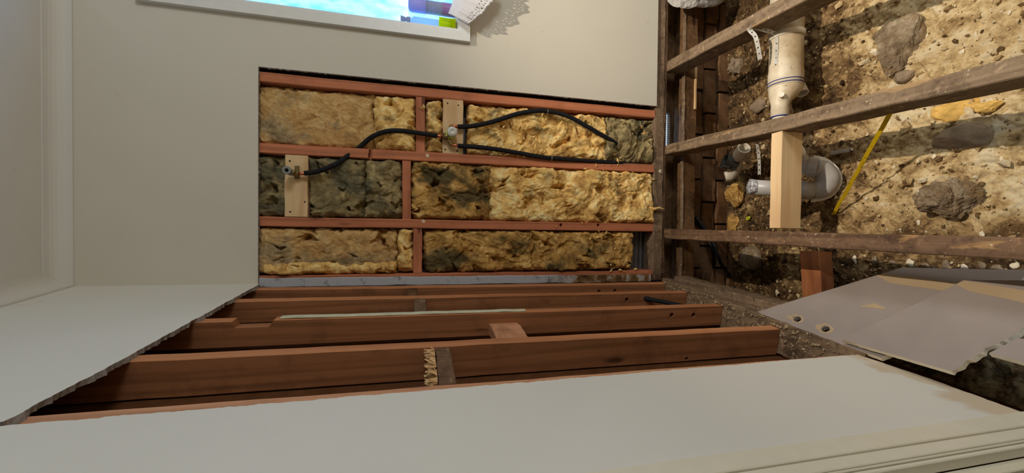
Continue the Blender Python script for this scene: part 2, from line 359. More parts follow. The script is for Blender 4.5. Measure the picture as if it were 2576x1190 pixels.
def lathe_geo(o, d, prof, seg=24, closed=False):
    """prof: list of (distance along d, radius)"""
    o = np.asarray(o, float); d = np.asarray(d, float); d = d / np.linalg.norm(d)
    u = np.cross(d, (0.31, 0.17, 0.94) if abs(d[2]) < 0.9 else (1, 0.1, 0)); u /= np.linalg.norm(u); w = np.cross(d, u); V = []; Fc = []
    for (tt, r) in prof:
        for j in range(seg): a = 2 * math.pi * j / seg; V.append(o + d * tt + max(r, 1e-5) * (math.cos(a) * u + math.sin(a) * w))
    n = len(prof)
    for k in range(n - 1):
        for j in range(seg): Fc.append((k * seg + j, k * seg + (j + 1) % seg, (k + 1) * seg + (j + 1) % seg, (k + 1) * seg + j))
    if closed:
        for j in range(seg): Fc.append(((n - 1) * seg + j, (n - 1) * seg + (j + 1) % seg, (j + 1) % seg, j))
    else: Fc += [tuple(range(seg)), tuple(range((n - 1) * seg, n * seg))]
    return V, Fc
def lathe(name, o, d, prof, mat, parent=None, seg=24, smooth=False, closed=False):
    V, Fc = lathe_geo(o, d, prof, seg, closed); ob = link(name, V, Fc, mat, parent, smooth=smooth); return ob
def ico(sub=2):
    bm = bmesh.new(); bmesh.ops.create_icosphere(bm, subdivisions=sub, radius=1.0)
    V = np.array([v.co[:] for v in bm.verts]); Fc = [tuple(v.index for v in f.verts) for f in bm.faces]; bm.free(); return V, Fc
ICO = {k: ico(k) for k in (1, 2, 3, 4, 5)}
def rock_geo(c, rad, seed, sub=3, rough=0.28, rot=None):
    V, Fc = ICO[sub]; V = V.copy(); s = seed * 3.7; rs = np.random.RandomState(seed)
    for k in range(11):                                       # flats where it broke
        d = rs.normal(size=3); d /= np.linalg.norm(d); h = V @ d; lim = 0.50 + 0.38 * rs.rand(); ov = np.maximum(h - lim, 0); V = V - ov[:, None] * d * 0.92
    rr = 1 + rough * 0.55 * (fbm(V[:, 0] * 0.9 + s, V[:, 1] * 0.9 + V[:, 2] * 0.8 - s, 2) + fbm(V[:, 2] * 1.0 - s, V[:, 0] * 0.8 + V[:, 1] + s, 2)) + 0.22 * rough * (fbm(V[:, 0] * 4 + s, V[:, 1] * 4 + V[:, 2] * 3.5, 5) + 0.8 * fbm(V[:, 0] * 5 - s, V[:, 1] * 5 - V[:, 2] * 4, 4, True))
    V = V * rr[:, None] * np.asarray(rad)
    a = rs.rand() * 6.28 if rot is None else rot; ca, sa = math.cos(a), math.sin(a)
    V = V @ np.array([[ca, sa, 0], [-sa, ca, 0], [0, 0, 1]]); return V + np.asarray(c), Fc
def rock(name, c, rad, seed, mat, label, cat, group=None, sub=3, rough=0.28, rot=None, smooth=False):
    V, Fc = rock_geo(c, rad, seed, sub, rough, rot); return tag(link(name, V, Fc, mat, smooth=smooth), label, cat, group)
def bore(o, cuts):
    """real holes: each cut is (world point, direction, radius, depth)"""
    mb = MB()
    for (p, d, r, dep) in cuts:
        d = np.asarray(d, float); d /= np.linalg.norm(d); mb.add(*lathe_geo(np.asarray(p, float) - d * dep / 2, d, [(0, r), (dep, r)], 16))
    c = mb.build('cutter', M['darkhole'])
    m = o.modifiers.new('b', 'BOOLEAN'); m.object = c; m.operation = 'DIFFERENCE'; m.solver = 'EXACT'
    bpy.context.view_layer.update(); dg = bpy.context.evaluated_depsgraph_get()
    me = bpy.data.meshes.new_from_object(o.evaluated_get(dg)); o.modifiers.clear(); o.data = me; bpy.data.objects.remove(c)

# ------------------------------------------------------------------ the room shell
XR, YN, ZC = 2.35, -2.75, 2.38
XC = 0.797                                                   # window architrave, outer left edge
def wall_panels():
    mb = MB(); y0, y1 = -0.010, 0.0
    rs = np.random.RandomState(3)
    zt, xl = 1.771, 0.612
    W0, W1, Z0, Z1 = 0.835, 1.50, 1.005, 2.11                # hole for the window
    # upper sheet (left of the window), with the cut edge along its foot
    mb.box((-0.30, y0, zt), (xl, y1, ZC + 0.06))
    mb.box((xl, y0, 0.062), (W0, y1, ZC + 0.06))
    mb.box((W0, y0, 0.062), (W1, y1, Z0)); mb.box((W0, y0, Z1), (W1, y1, ZC + 0.06)); mb.box((W1, y0, 0.062), (XR + 0.05, y1, ZC + 0.06))
    for k in range(60):                                       # frayed paper along the cut
        x = -0.2 + 0.8 * rs.rand(); h = 0.001 + 0.003 * rs.rand(); mb.box((x, y0 + 0.001, zt - h), (x + 0.004 + 0.01 * rs.rand(), y1, zt + 0.001), 1)
    for k in range(80):
        z = 0.07 + 1.68 * rs.rand(); h = 0.001 + 0.003 * rs.rand(); mb.box((xl - h, y0 + 0.001, z), (xl + 0.001, y1, z + 0.004 + 0.012 * rs.rand()), 1)
    mb.box((-0.235, y0 + 0.0008, zt - 0.0012), (xl, y1 + 0.0004, zt + 0.0004), 1); mb.box((xl - 0.0012, y0 + 0.0008, 0.062), (xl + 0.0004, y1 + 0.0004, zt), 1)
    return mb.build('wall_back', [M['plaster'], M['gypshade']])
S(wall_panels())

def left_board(name, pts, torn, mats, seed, th=0.012):
    """plasterboard on the left studs: pts in (s, z); torn: edges (index) broken raggedly"""
    rs = np.random.RandomState(seed); fr = []; bk = []
    n = len(pts)
    for k in range(n):
        a = np.array(pts[k]); b = np.array(pts[(k + 1) % n]); d = b - a; L = np.linalg.norm(d)
        if k in torn:
            m = int(L / 0.006); nn = np.array([-d[1], d[0]]) / L
            jj = 0
            for j in range(m):
                q = a + d * j / m; jj = 0.6 * jj + rs.normal(0, 0.0016); fr.append(LW(*(q + nn * (jj * 0.5)), th)); bk.append(LW(*(q + nn * (jj * 1.5 + rs.normal(0, 0.0012))), 0.0003))
        else: fr.append(LW(*a, th)); bk.append(LW(*a, 0.0003))
    return slab(name, fr, bk, mats)
c0 = sz(648, 718, 0.012); c1 = sz(300, 908, 0.012); c2 = sz(6, 1062, 0.012)
e0_ = sz(100, 1066, 0.012)[0]
up = left_board('wall_left', [(-0.0, c0[1]), (c1[0], c1[1]), (c2[0], c2[1]), (e0_, c2[1] + 0.04), (1.20, c2[1] + 0.04), (1.20, ZC + 0.06), (-0.0, ZC + 0.06)], (0, 1), [M['plaster_left'], M['gypshade']], 5)
S(up)
e0 = sz(100, 1066, 0.012)[0]; e1_ = sz(2140, 893, 0.012)[0]
near = left_board('wall_left', [(e1_, 0.022), (e0, c2[1] + 0.05), (1.20, c2[1] + 0.05), (1.20, -0.010), (1.0, 0.002)], (0, 3, 4), [M['plaster_near'], M['gypshade']], 8)
S(near)
# flat remains of the left wall past the door opening, right wall, wall behind the photographer, ceiling
mb = MB()
q = [LW(2.05, -0.6, 0.012), LW(2.95, -0.6, 0.012), LW(2.95, 2.45, 0.012), LW(2.05, 2.45, 0.012)]
slab('wall_left', q, [p - LN * 0.1 for p in q], [M['plaster_left'], M['plaster_left']])['kind'] = 'structure'
q = [LW(1.20, 2.08, 0.012), LW(2.05, 2.08, 0.012), LW(2.05, 2.45, 0.012), LW(1.20, 2.45, 0.012)]
slab('wall_left', q, [p - LN * 0.1 for p in q], [M['plaster_left'], M['plaster_left']])['kind'] = 'structure'
M['dimwall'] = plain('dimmed_unseen_board_wall', (150, 138, 120), 0.9, 0.1, var=0.2, scale=4)  # unseen walls given a dark colour to cut the bounced light
S(box('wall_right', (XR, YN - 0.1, -0.8), (XR + 0.1, 0.3, 2.5), M['dimwall']))
S(box('wall_near', (-0.75, YN - 0.1, -0.8), (XR + 0.1, YN, 2.5), M['dimwall']))
S(box('ceiling', (-0.75, YN - 0.1, ZC), (XR + 0.1, 0.2, ZC + 0.08), M['ceiling']))
# cornices: a small cove along both walls
def cove(name, A, B, out, mat):
    A, B, out = np.asarray(A, float), np.asarray(B, float), np.asarray(out, float); V = []; Fc = []; prof = []
    r = 0.052
    prof.append((0.0, -0.047)); prof.append((0.006, -0.047))
    for k in range(7):
        a = math.pi / 2 * k / 6; prof.append((0.006 + 0.044 * (1 - math.cos(a)), -0.043 + 0.039 * math.sin(a)))
    prof.append((0.056, -0.004)); prof.append((0.056, 0.0)); prof.append((0.0, 0.0))
    n = len(prof)
    for P in (A, B):
        for (o_, h) in prof: V.append(P + out * o_ + np.array([0, 0, h]))
    Fc = [(k, (k + 1) % n, n + (k + 1) % n, n + k) for k in range(n)] + [tuple(range(n)), tuple(range(n, 2 * n))]
    return S(link(name, V, Fc, mat))
cove('trim_1', (-0.21, -0.010, ZC), (XR, -0.010, ZC), (0, -1, 0), M['ceiling'])
A = LW(0.0, ZC, 0.012); B = LW(2.9, ZC, 0.012); cove('trim_2', A, B, (LN[0], LN[1], 0), M['ceiling'])

# door opening on the left: stepped architrave, jamb, door
def sarch(x, y): return sz(x, y, 0.018)[0]
sA, sG, sR, sE = sarch(2576, 1031), sarch(2576, 1072), sarch(2576, 1105), sarch(2576, 1127)
ar = thing('trim_3', LW(sA, 0.0, 0.012), None, None); ar['kind'] = 'structure'
def vstrip(name, s0, s1, o0, o1, mat, z0=-0.004, z1=2.06, parent=ar):
    a = LW((s0 + s1) / 2, z0, (o0 + o1) / 2); b_ = LW((s0 + s1) / 2, z1, (o0 + o1) / 2)
    return beam(name, a, b_, LL * (s1 - s0) / 2, LN * (o1 - o0) / 2, mat, parent, n=6, ch=0.0015, wob=0)
vstrip('flat_band', sA, sG - 0.003, 0.0, 0.016, M['trim']); vstrip('groove', sG - 0.003, sG + 0.003, 0.0, 0.008, M['trim'])
vstrip('middle_band', sG + 0.003, sR - 0.002, 0.0, 0.018, M['trim']); vstrip('groove', sR - 0.002, sR + 0.002, 0.0, 0.009, M['trim'])
vstrip('bead', sR + 0.002, sR + 0.006, 0.0, 0.020, M['trim']); vstrip('groove', sR + 0.006, sR + 0.009, 0.0, 0.010, M['trim']); vstrip('bead', sR + 0.009, sE, 0.0, 0.020, M['trim'])
S(vstrip('trim_4', sE, sE + 0.02, -0.10, 0.0, M['trim'], parent=None))
dr = thing('door_1', LW(sE + 0.02, 0.0, -0.02), None, None); dr['kind'] = 'structure'
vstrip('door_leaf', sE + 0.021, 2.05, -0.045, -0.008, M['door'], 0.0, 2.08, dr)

# ------------------------------------------------------------------ the window (upper right of the back wall)
W0, W1, Z0, Z1 = 0.854, 1.47, 1.028, 2.09
wn = thing('window_1', (1.16, 0, 0.97), None, None); wn['kind'] = 'structure'
mb = MB(); o0, o1, p0_, p1_ = 0.797, 1.527, 0.972, 2.147
def ring(name, lo1, lo2, lo3, lo4, w, y0, y1, mat):
    """four rails round a rectangle"""
    mb = MB(); mb.box((lo1, y0, lo3), (lo1 + w, y1, lo4)); mb.box((lo2 - w, y0, lo3), (lo2, y1, lo4))
    mb.box((lo1 + w, y0, lo3), (lo2 - w, y1, lo3 + w)); mb.box((lo1 + w, y0, lo4 - w), (lo2 - w, y1, lo4)); return mb.build(name, mat, wn)
ring('architrave', o0, o1, p0_, p1_, 0.040, -0.031, -0.010, M['winframe'])
ring('window_frame', o0 + 0.036, o1 - 0.036, p0_ + 0.036, p1_ - 0.036, 0.014, -0.024, 0.10, M['winframe'])
sash_ = ring('sash', o0 + 0.046, o1 - 0.046, p0_ + 0.046, p1_ - 0.046, 0.012, 0.030, 0.085, M['winframe'])
box('pane', (W0 - 0.004, 0.066, Z0 - 0.004), (W1 + 0.004, 0.070, Z1 + 0.004), M['glass'], sash_, ch=0.0005)

# ------------------------------------------------------------------ back wall framing
def zb(px, py=450, Y=0.0): return float(PB(px, py, Y)[2])
def xb(px, py, Y=0.0): return float(PB(px, py, Y)[0])
YS = 0.075
def back_stud(x0, x1, z0, z1, mat, label, seed, x0b=None, x1b=None, cat='stud', d=YS):
    x0b = x0 if x0b is None else x0b; x1b = x1 if x1b is None else x1b
    return tag(beam('timber_stud', ((x0b + x1b) / 2, d / 2, z0), ((x0 + x1) / 2, d / 2, z1), ((x1 - x0) / 2, 0, 0), (0, d / 2, 0), mat, n=24, seed=seed, wob=0.0006), label, cat)
zpl = 0.064
B1 = back_stud(0.560, 0.598, zpl, 2.30, M['redz'], 'red-brown wall stud along the cut edge under the window', 1, 0.557, 0.595)
B2 = back_stud(0.288, 0.326, zpl, 2.30, M['redz'], 'red-brown wall stud with a notch where the black pipe passes behind', 2, 0.292, 0.330)
B3 = back_stud(0.008, 0.046, zpl, 2.30, M['redz'], 'red-brown wall stud with two dark bored holes near its foot', 3, 0.004, 0.042)
B4 = back_stud(-0.203, -0.182, zpl, 2.30, M['redz'], 'narrow red-brown corner stud beside the speckled grey batten', 4, -0.205, -0.186)
bore(B3, [((xb(px, 566), 0.0, zb(px, 566)), (0, 1, 0), 0.0075, 0.05) for px in (1411, 1505)])
# notch in the second stud
for x_, y_ in ((934, 372), (932.5, 380), (931, 388), (930.5, 394)): bore(B2, [(PB(x_, y_, 0.0), (0, 1, 0), 0.0078, 0.044)])
def nogging(x0, x1, pxa, pxb, mat, label, seed, y0=0.0, d=0.045, screws=(), scm=None, py=450):
    z1, z0 = zb(pxa, py, y0), zb(pxb, py, y0)
    t_ = thing('nogging', ((x0 + x1) / 2, y0 + d / 2, z0), label, 'nogging')
    beam('block', (x0, y0 + d / 2, (z0 + z1) / 2), (x1, y0 + d / 2, (z0 + z1) / 2), (0, d / 2, 0), (0, 0, (z1 - z0) / 2), mat, t_, n=8, seed=seed, ch=0.002)
    for (sx, sy) in screws:
        q = PB(sx, sy, y0); lathe('screw', q + np.array([0, -0.0012, 0]), (0, 1, 0), [(0, 0.0028), (0.0006, 0.0036), (0.003, 0.0036)], M['screw'], t_, 10)
    return t_
nogging(0.327, 0.559, 1045, 1068, M['redx'], 'red-brown nogging behind the bend of the black pipe, between the upper studs', 21, 0.004)
nogging(0.328, 0.558, 1114, 1165, M['pinex'], 'pale pine nogging carrying the white-capped pipe tee', 22, 0.002, screws=((1126, 260), (1153, 265), (1120, 376), (1150, 380)), py=330)
nogging(0.045, 0.289, 1012, 1034, M['redx'], 'red-brown nogging between the middle studs, right of the mouldy batt', 23, 0.004)
nogging(0.047, 0.288, 716, 774, M['pinex'], 'pale pine nogging carrying the single open tap fitting', 24, 0.002, screws=((729, 405), (767, 508), (730, 533)), py=466)
nogging(-0.181, 0.006, 1040, 1063, M['redx'], 'red-brown nogging between the two studs nearest the corner', 25, 0.004)
rs = np.random.RandomState(2)
for st_, px, py in ((B2, 1075, 391), (B3, 1066, 557), (B2, 1660, 430)):
    cpt = PB(px, py, -0.0004); ring_ = []
    for k in range(14):
        a = 2 * math.pi * k / 14; r = 0.010 * (0.5 + 0.9 * rs.rand()); ring_.append(cpt + np.array([math.cos(a) * r * 0.9, 0, math.sin(a) * r * 0.8]))
    slab('plaster_smear', ring_, [p + np.array([0, 0.0004, 0]) for p in ring_], [M['palestone'], M['palestone']], st_)
# plate, strip below it and the speckled corner batten
tag(beam('bottom_plate', (-0.232, 0.0375, 0.0385), (XR, 0.0375, 0.0385), (0, 0.0375, 0), (0, 0, 0.0255), M['greyx'], n=60, wob=0.0012, seed=6), 'grey-brown bottom plate along the foot of the insulated back wall', 'plate')
tag(beam('plate_lath', (-0.20, 0.010, 0.004), (XR, 0.010, 0.004), (0, 0.006, 0), (0, 0, 0.0075), M['oldredx'], n=40, wob=0.001, seed=7), 'thin brown lath tucked under the grey bottom plate', 'lath')
bt = [PB(651, 702, -0.006), PB(1650, 690, -0.006)]
z1b, z0b = bt[0][2], 0.075
tag(beam('corner_batten', (-0.222, 0.006, z0b), (-0.209, 0.006, z1b), (0.018, 0, 0), (0, 0.012, 0), M['batten'], n=40, wob=0.001, seed=9), 'speckled pale grey batten down the corner, brown and flaking near its foot', 'batten')
# ribbed metal sheet behind the insulation
mb = MB(); x = -0.24; k = 0; V = []; Fc = []
xs = []
zz = np.linspace(-0.02, 2.35, 2)
for i in range(0, 420):
    z_ = -0.03 + i * 0.006; dy = 0.004 if (i // 2) % 2 else 0.0
    V += [(-0.26, 0.088 + dy, z_), (0.80, 0.088 + dy, z_)]
for i in range(419): Fc.append((2 * i, 2 * i + 1, 2 * i + 3, 2 * i + 2))
n0 = len(V); V += [(-0.26, 0.10, -0.03), (0.80, 0.10, -0.03), (0.80, 0.10, 2.48), (-0.26, 0.10, 2.48)]; Fc.append((n0, n0 + 1, n0 + 2, n0 + 3))
S(link('wall_outer', V, Fc, M['cladding']))
mb = MB(); mb.box((0.80, 0.088, -0.03), (0.86, 0.10, 2.48)); mb.box((0.86, 0.088, -0.03), (1.47, 0.10, 1.02)); mb.box((0.86, 0.088, 2.10), (1.47, 0.10, 2.48)); mb.box((1.47, 0.088, -0.03), (XR + 0.1, 0.10, 2.48)); mb.box((-0.70, 0.088, -0.9), (-0.26, 0.10, 2.48))
S(mb.build('wall_outer', M['cladding']))

# ------------------------------------------------------------------ insulation batts (lumpy glass wool, every batt its own)
def batt(px0, px1, x0, x1, mat, label, seed, y=0.022, amp=0.012, fold=0.010, fscale=9, mould=(), m0=0.0, stretch=1.0, group=None, puff=0.018, name='insulation_batt', zshift=None, lobes=0.5, lobh=0.022, pits=0.16):
    z1, z0 = (zb(px0), zb(px1)) if zshift is None else zshift
    res = 0.0026; nx = max(12, int((x1 - x0) / res)); nz = max(12, int((z1 - z0) / res))
    u = np.linspace(0, 1, nx); w = np.linspace(0, 1, nz); U, Wv = np.meshgrid(u, w)
    X = x0 + (x1 - x0) * U; Z = z0 + (z1 - z0) * Wv; s = seed * 5.13
    edge = np.minimum(np.minimum(U * (x1 - x0), (1 - U) * (x1 - x0)), np.minimum(Wv * (z1 - z0), (1 - Wv) * (z1 - z0)))
    edge = edge + 0.012 * np.clip(fbm(X * 30 + s, Z * 26, 3), -0.5, 1)
    e = np.clip(edge / 0.022, 0, 1); e = np.sqrt(1 - (1 - e) ** 2)
    wx = 0.35 * fbm(X * 7 + s, Z * 7 - s, 2); wz = 0.35 * fbm(X * 7 - s, Z * 7 + 3 + s, 2)
    big = fbm(X * fscale * 0.6 + s, Z * fscale * 0.45 * stretch + s, 3)
    rid = fbm(X * fscale + wx * 3 + s, Z * fscale * stretch + wz * 3, 4, True)
    fine = fbm(X * 70 + s + wx * 4, Z * 60 + wz * 4, 3)
    rl = np.random.RandomState(seed + 100); lob = np.zeros_like(X); Xw = X + 0.030 * fbm(X * 14 + s, Z * 12, 3); Zw = Z + 0.036 * fbm(X * 13 - s, Z * 11 + 5, 3)
    nl = int(lobes * (x1 - x0) * (z1 - z0) / 0.0035)
    for k in range(nl):
        cx_, cz_ = x0 + (x1 - x0) * rl.rand(), z0 + (z1 - z0) * rl.rand(); rx = 0.022 + 0.050 * rl.rand(); rz = 0.030 + 0.085 * rl.rand(); aa = rl.normal(0, 0.8); ca, sa_ = math.cos(aa), math.sin(aa)
        dx, dz = Xw - cx_, Zw - cz_; d2 = ((dx * ca + dz * sa_) / rx) ** 2 + ((dz * ca - dx * sa_) / rz) ** 2
        lob = np.maximum(lob, (0.5 + 0.5 * rl.rand()) * np.sqrt(np.clip(1 - d2, 0, 1)))
    lob = lob if lobes else lob + 0.5
    h = puff * e + amp * big + lobh * (lob - 0.45) * (0.3 + 0.7 * e) + 0.95 * fold * rid * (0.4 + 0.6 * e) + 0.0034 * fine
    pit = np.clip(fbm(Xw * 15 - s, Zw * 11 + 2 * s, 3) - 0.30, 0, 0.4); h = h - pits * pit
    Y = y + 0.030 * (1 - e) - h
    Y = np.minimum(Y, 0.083); Y = np.maximum(Y, -0.014)
    X = X + 0.006 * fbm(Z * 24 + s, X * 20, 2) * np.clip(edge / 0.02, 0.15, 1); Z = Z + 0.008 * fbm(X * 24 - s, Z * 14, 2)
    md = m0 + 0.75 * (fbm(X * 9 + s, Z * 7 - s, 3)) + 0.30 * fbm(X * 26 - s, Z * 20 + s, 3)
    for (bx, by, rx, rz, a) in mould:
        q = PB(bx, by); md = md + a * np.exp(-((X - q[0]) / rx) ** 2 - ((Z - q[2]) / rz) ** 2)
    V = np.stack([X, Y, Z], 2).reshape(-1, 3); idx = np.arange(nx * nz).reshape(nz, nx)
    Fc = np.stack([idx[:-1, :-1], idx[:-1, 1:], idx[1:, 1:], idx[1:, :-1]], 2).reshape(-1, 4).tolist()
    rim = list(idx[0, :]) + list(idx[1:, -1]) + list(idx[-1, -2::-1]) + list(idx[-2:0, 0]); nb = len(V)
    Vb = V[rim].copy(); Vb[:, 1] = 0.084; V = np.vstack([V, Vb]); nr = len(rim)
    Fc += [(rim[k], rim[(k + 1) % nr], nb + (k + 1) % nr, nb + k) for k in range(nr)] + [tuple(range(nb, nb + nr))]
    md = np.concatenate([md.reshape(-1), np.full(nr, 0.5)])
    return tag(link(name, V, Fc, mat, smooth=True, attrs={'mould': md}), label, 'insulation', group)
batt(632, 940, 0.326, 0.560, M['ins_tan'], 'flat dusty tan insulation batt in the top bay beside the cut plasterboard', 1, y=0.034, amp=0.004, fold=0.004, fscale=11, m0=0.12, mould=((690, 300, 0.1, 0.06, 0.45),), puff=0.012, lobes=0.25, lobh=0.007, pits=0.03)
batt(938, 1047, 0.327, 0.556, M['ins_gold'], 'rolled golden insulation batt left of the red-brown nogging behind the pipe', 2, y=0.020, amp=0.008, fold=0.008, fscale=12, m0=0.05, puff=0.022)
batt(1069, 1114, 0.328, 0.555, M['ins_gold'], 'narrow strip of golden insulation squeezed beside the pine block of the tee', 3, y=0.030, amp=0.012, fold=0.012, fscale=14, m0=0.15, mould=((1100, 270, 0.04, 0.03, 0.6),))
batt(1176, 1530, 0.329, 0.556, M['ins_gold'], 'ragged golden insulation batt inside the loop of black pipes', 4, y=0.030, amp=0.014, fold=0.014, fscale=10, m0=0.0, mould=((1480, 300, 0.05, 0.06, 0.4),), stretch=0.7)
batt(1520, 1648, 0.331, 0.553, M['ins_olive'], 'mouldy olive insulation in the foot of the top bay', 5, y=0.024, amp=0.014, fold=0.016, fscale=13, m0=0.25, mould=((1610, 330, 0.06, 0.03, 0.6),))
batt(632, 720, 0.046, 0.288, M['ins_olive'], 'grey-olive insulation left of the pine block with the tap fitting', 6, y=0.036, amp=0.006, fold=0.006, fscale=12, m0=0.45)
batt(770, 920, 0.046, 0.288, M['ins_olive'], 'smooth mouldy olive insulation under the rising black pipe', 7, y=0.026, amp=0.010, fold=0.010, fscale=8, m0=0.42, mould=((840, 480, 0.06, 0.06, 0.25), (850, 535, 0.012, 0.1, -0.8)), lobes=0.5, lobh=0.014)
batt(916, 1013, 0.045, 0.290, M['ins_olive'], 'crumpled olive insulation left of the red-brown middle nogging', 8, y=0.020, amp=0.014, fold=0.014, fscale=12, m0=0.28, mould=((925, 470, 0.03, 0.012, 0.8),))
batt(1034, 1240, 0.045, 0.292, M['ins_brown'], 'insulation batt with a black mould band in the middle bay', 9, y=0.022, amp=0.014, fold=0.014, fscale=10, m0=0.25, mould=((1120, 435, 0.035, 0.16, 0.7), (1180, 490, 0.06, 0.08, 0.35), (1050, 520, 0.03, 0.04, -0.5), (1150, 540, 0.015, 0.2, -0.7)), stretch=0.8)
batt(1232, 1648, 0.042, 0.294, M['ins_gold'], 'long bright golden insulation batt at the foot of the middle bay', 10, y=0.020, amp=0.015, fold=0.015, fscale=9, m0=0.02, mould=((1290, 440, 0.035, 0.05, 0.5), (1430, 460, 0.02, 0.07, 0.55), (1350, 530, 0.03, 0.12, -0.3)), stretch=0.8)
batt(632, 1002, -0.172, 0.006, M['ins_tan'], 'tan insulation batt in the corner bay with a torn lower lip', 11, y=0.028, amp=0.008, fold=0.008, fscale=11, m0=0.15, mould=((720, 650, 0.05, 0.14, 0.4), (840, 662, 0.012, 0.3, 0.5)), lobes=0.5, lobh=0.010)
batt(1000, 1041, -0.176, 0.004, M['ins_gold'], 'slim upright roll of golden insulation beside the corner nogging', 12, y=0.016, amp=0.006, fold=0.006, fscale=14, m0=-0.05, puff=0.024)
batt(660, 1000, -0.182, -0.130, M['ins_gold'], 'torn golden lip of insulation lying along the corner stud', 13, y=0.006, amp=0.010, fold=0.006, fscale=9, m0=-0.02, puff=0.016, stretch=0.4, name='insulation_scrap')
batt(1064, 1350, -0.182, 0.005, M['ins_brown'], 'brown-stained insulation batt with dark hollows in the corner bay', 14, y=0.028, amp=0.018, fold=0.016, fscale=9, m0=0.28, mould=((1120, 660, 0.05, 0.1, 0.4), (1250, 650, 0.04, 0.05, -0.3)), stretch=0.8)
batt(1340, 1598, -0.180, 0.002, M['ins_brown'], 'shredded dark insulation batt next to the bare metal sheet', 15, y=0.014, amp=0.020, fold=0.020, fscale=12, m0=0.2, mould=((1450, 620, 0.05, 0.09, 0.5), (1540, 680, 0.03, 0.05, -0.4)))
# loose tufts pulled off the batts: uncountable
def tufts(name, spots, mat, seed, label):
    rs = np.random.RandomState(seed); mb = MB()
    for (px, py, n_, spread, L) in spots:
        for k in range(n_):
            p = PB(px + rs.normal(0, spread), py + rs.normal(0, spread * 0.6), -0.006 + 0.01 * rs.rand()); d = rs.normal(size=3) * np.array([1, 0.35, 1]); d /= np.linalg.norm(d); sd = np.cross(d, (0, 1, 0)); sd /= np.linalg.norm(sd) + 1e-9
            ll = L * (0.5 + rs.rand()); w = ll * (0.12 + 0.2 * rs.rand()); c = np.array([0, -0.006 - 0.004 * rs.rand(), 0])
            mb.add([p - d * ll / 2, p - sd * w, p + c, p + sd * w, p + d * ll / 2 + c * 0.6, p + c * 0.4 + np.array([0, 0.006, 0])], [(0, 1, 2), (0, 2, 3), (1, 4, 2), (2, 4, 3), (0, 5, 1), (0, 3, 5), (1, 5, 4), (3, 4, 5)])
    o = mb.build(name, mat); return tag(o, label, 'insulation', kind='stuff')
tufts('insulation_fluff', [(1560, 400, 7, 18, 0.02), (1610, 330, 8, 14, 0.016), (1060, 270, 4, 6, 0.015), (1250, 330, 12, 30, 0.02), (1350, 350, 10, 30, 0.02), (1500, 430, 14, 30, 0.018), (1580, 460, 16, 26, 0.018), (1500, 610, 20, 30, 0.018), (1560, 670, 16, 20, 0.02), (1050, 520, 10, 8, 0.018), (1400, 540, 14, 40, 0.016)], M['ins_gold'], 4, 'loose golden tufts of insulation sticking out of the stud bays')

# ------------------------------------------------------------------ left wall framing
SD = 0.075
def left_stud(s0, s1, z0, z1, mat, label, seed, d=SD, edge_mat=None, notch=None):
    pts = [(z0, 0.0), (z1, 0.0)]
    c = (s0 + s1) / 2
    if notch is None:
        V, Fc = beam_geo(LW(c, z0, -d / 2), LW(c, z1, -d / 2), LL * (s1 - s0) / 2, LN * d / 2, n=30, seed=seed, wob=0.0005, ch=0.002)
    else:
        za, zb_, dep = notch
        prof = [(z0, 0), (za, 0), (za + 0.012, -dep), (zb_ - 0.006, -dep), (zb_, 0), (z1, 0), (z1, -d), (z0, -d)]
        n = len(prof); V = [LW(s0, z, o) for z, o in prof] + [LW(s1, z, o) for z, o in prof]
        Fc = [tuple(range(n)), tuple(range(n, 2 * n))] + [(k, (k + 1) % n, n + (k + 1) % n, n + k) for k in range(n)]
    mi = None; mats = [mat]
    if edge_mat:
        mats = [mat, edge_mat]; V = [np.asarray(p) for p in V]; mi = []
        for f in Fc:
            offs = [float((V[i] - LP0).dot(LN)) for i in f]; mi.append(1 if min(offs) > -0.0035 else 0)
    return tag(link('timber_stud', V, Fc, mats, midx=mi), label, 'stud')
zf, ztop = 0.026, 2.30
S5 = left_stud(0.012, 0.050, zf, ztop, M['brownz'], 'brown stud in the corner against the speckled grey batten', 31, edge_mat=M['edgez'])
S4 = left_stud(0.168, 0.203, zf, ztop, M['brownz'], 'brown side-wall stud with the black pipe coming out of its bored hole', 32, edge_mat=M['edgez'])
nt = (sz(686, 808)[1], sz(580, 812)[1], 0.019)
S3 = left_stud(0.372, 0.408, zf, ztop, M['brownz'], 'brown side-wall stud with a notch cut high and a pale strip on its edge', 33, notch=nt, edge_mat=M['edgez'])
S2 = left_stud(0.620, 0.655, zf, ztop, M['brownz'], 'tall brown side-wall stud behind the splintered nogging', 34, d=0.090, edge_mat=M['edgez'])
S1 = left_stud(sz(1200, 963)[0], 0.898, zf, ztop, M['brownz'], 'pale pinkish stud edge beside the near white plasterboard', 35, d=0.090, edge_mat=M['palez'])
def bores(o, s, L_, r=0.0095):
    cs = []
    for (px, py) in L_:
        off, z = PS(px, py, s); cs.append((LW(s, z, off), LL, r, 0.03))
    bore(o, cs)
bores(S5, 0.050, [(1507, 733), (1547, 731)], 0.008); bores(S4, 0.203, [(1577, 754), (1630, 751)]); bores(S3, 0.408, [(1690, 793), (1745, 793)])
bores(S2, 0.655, [(1728, 903)], 0.006)
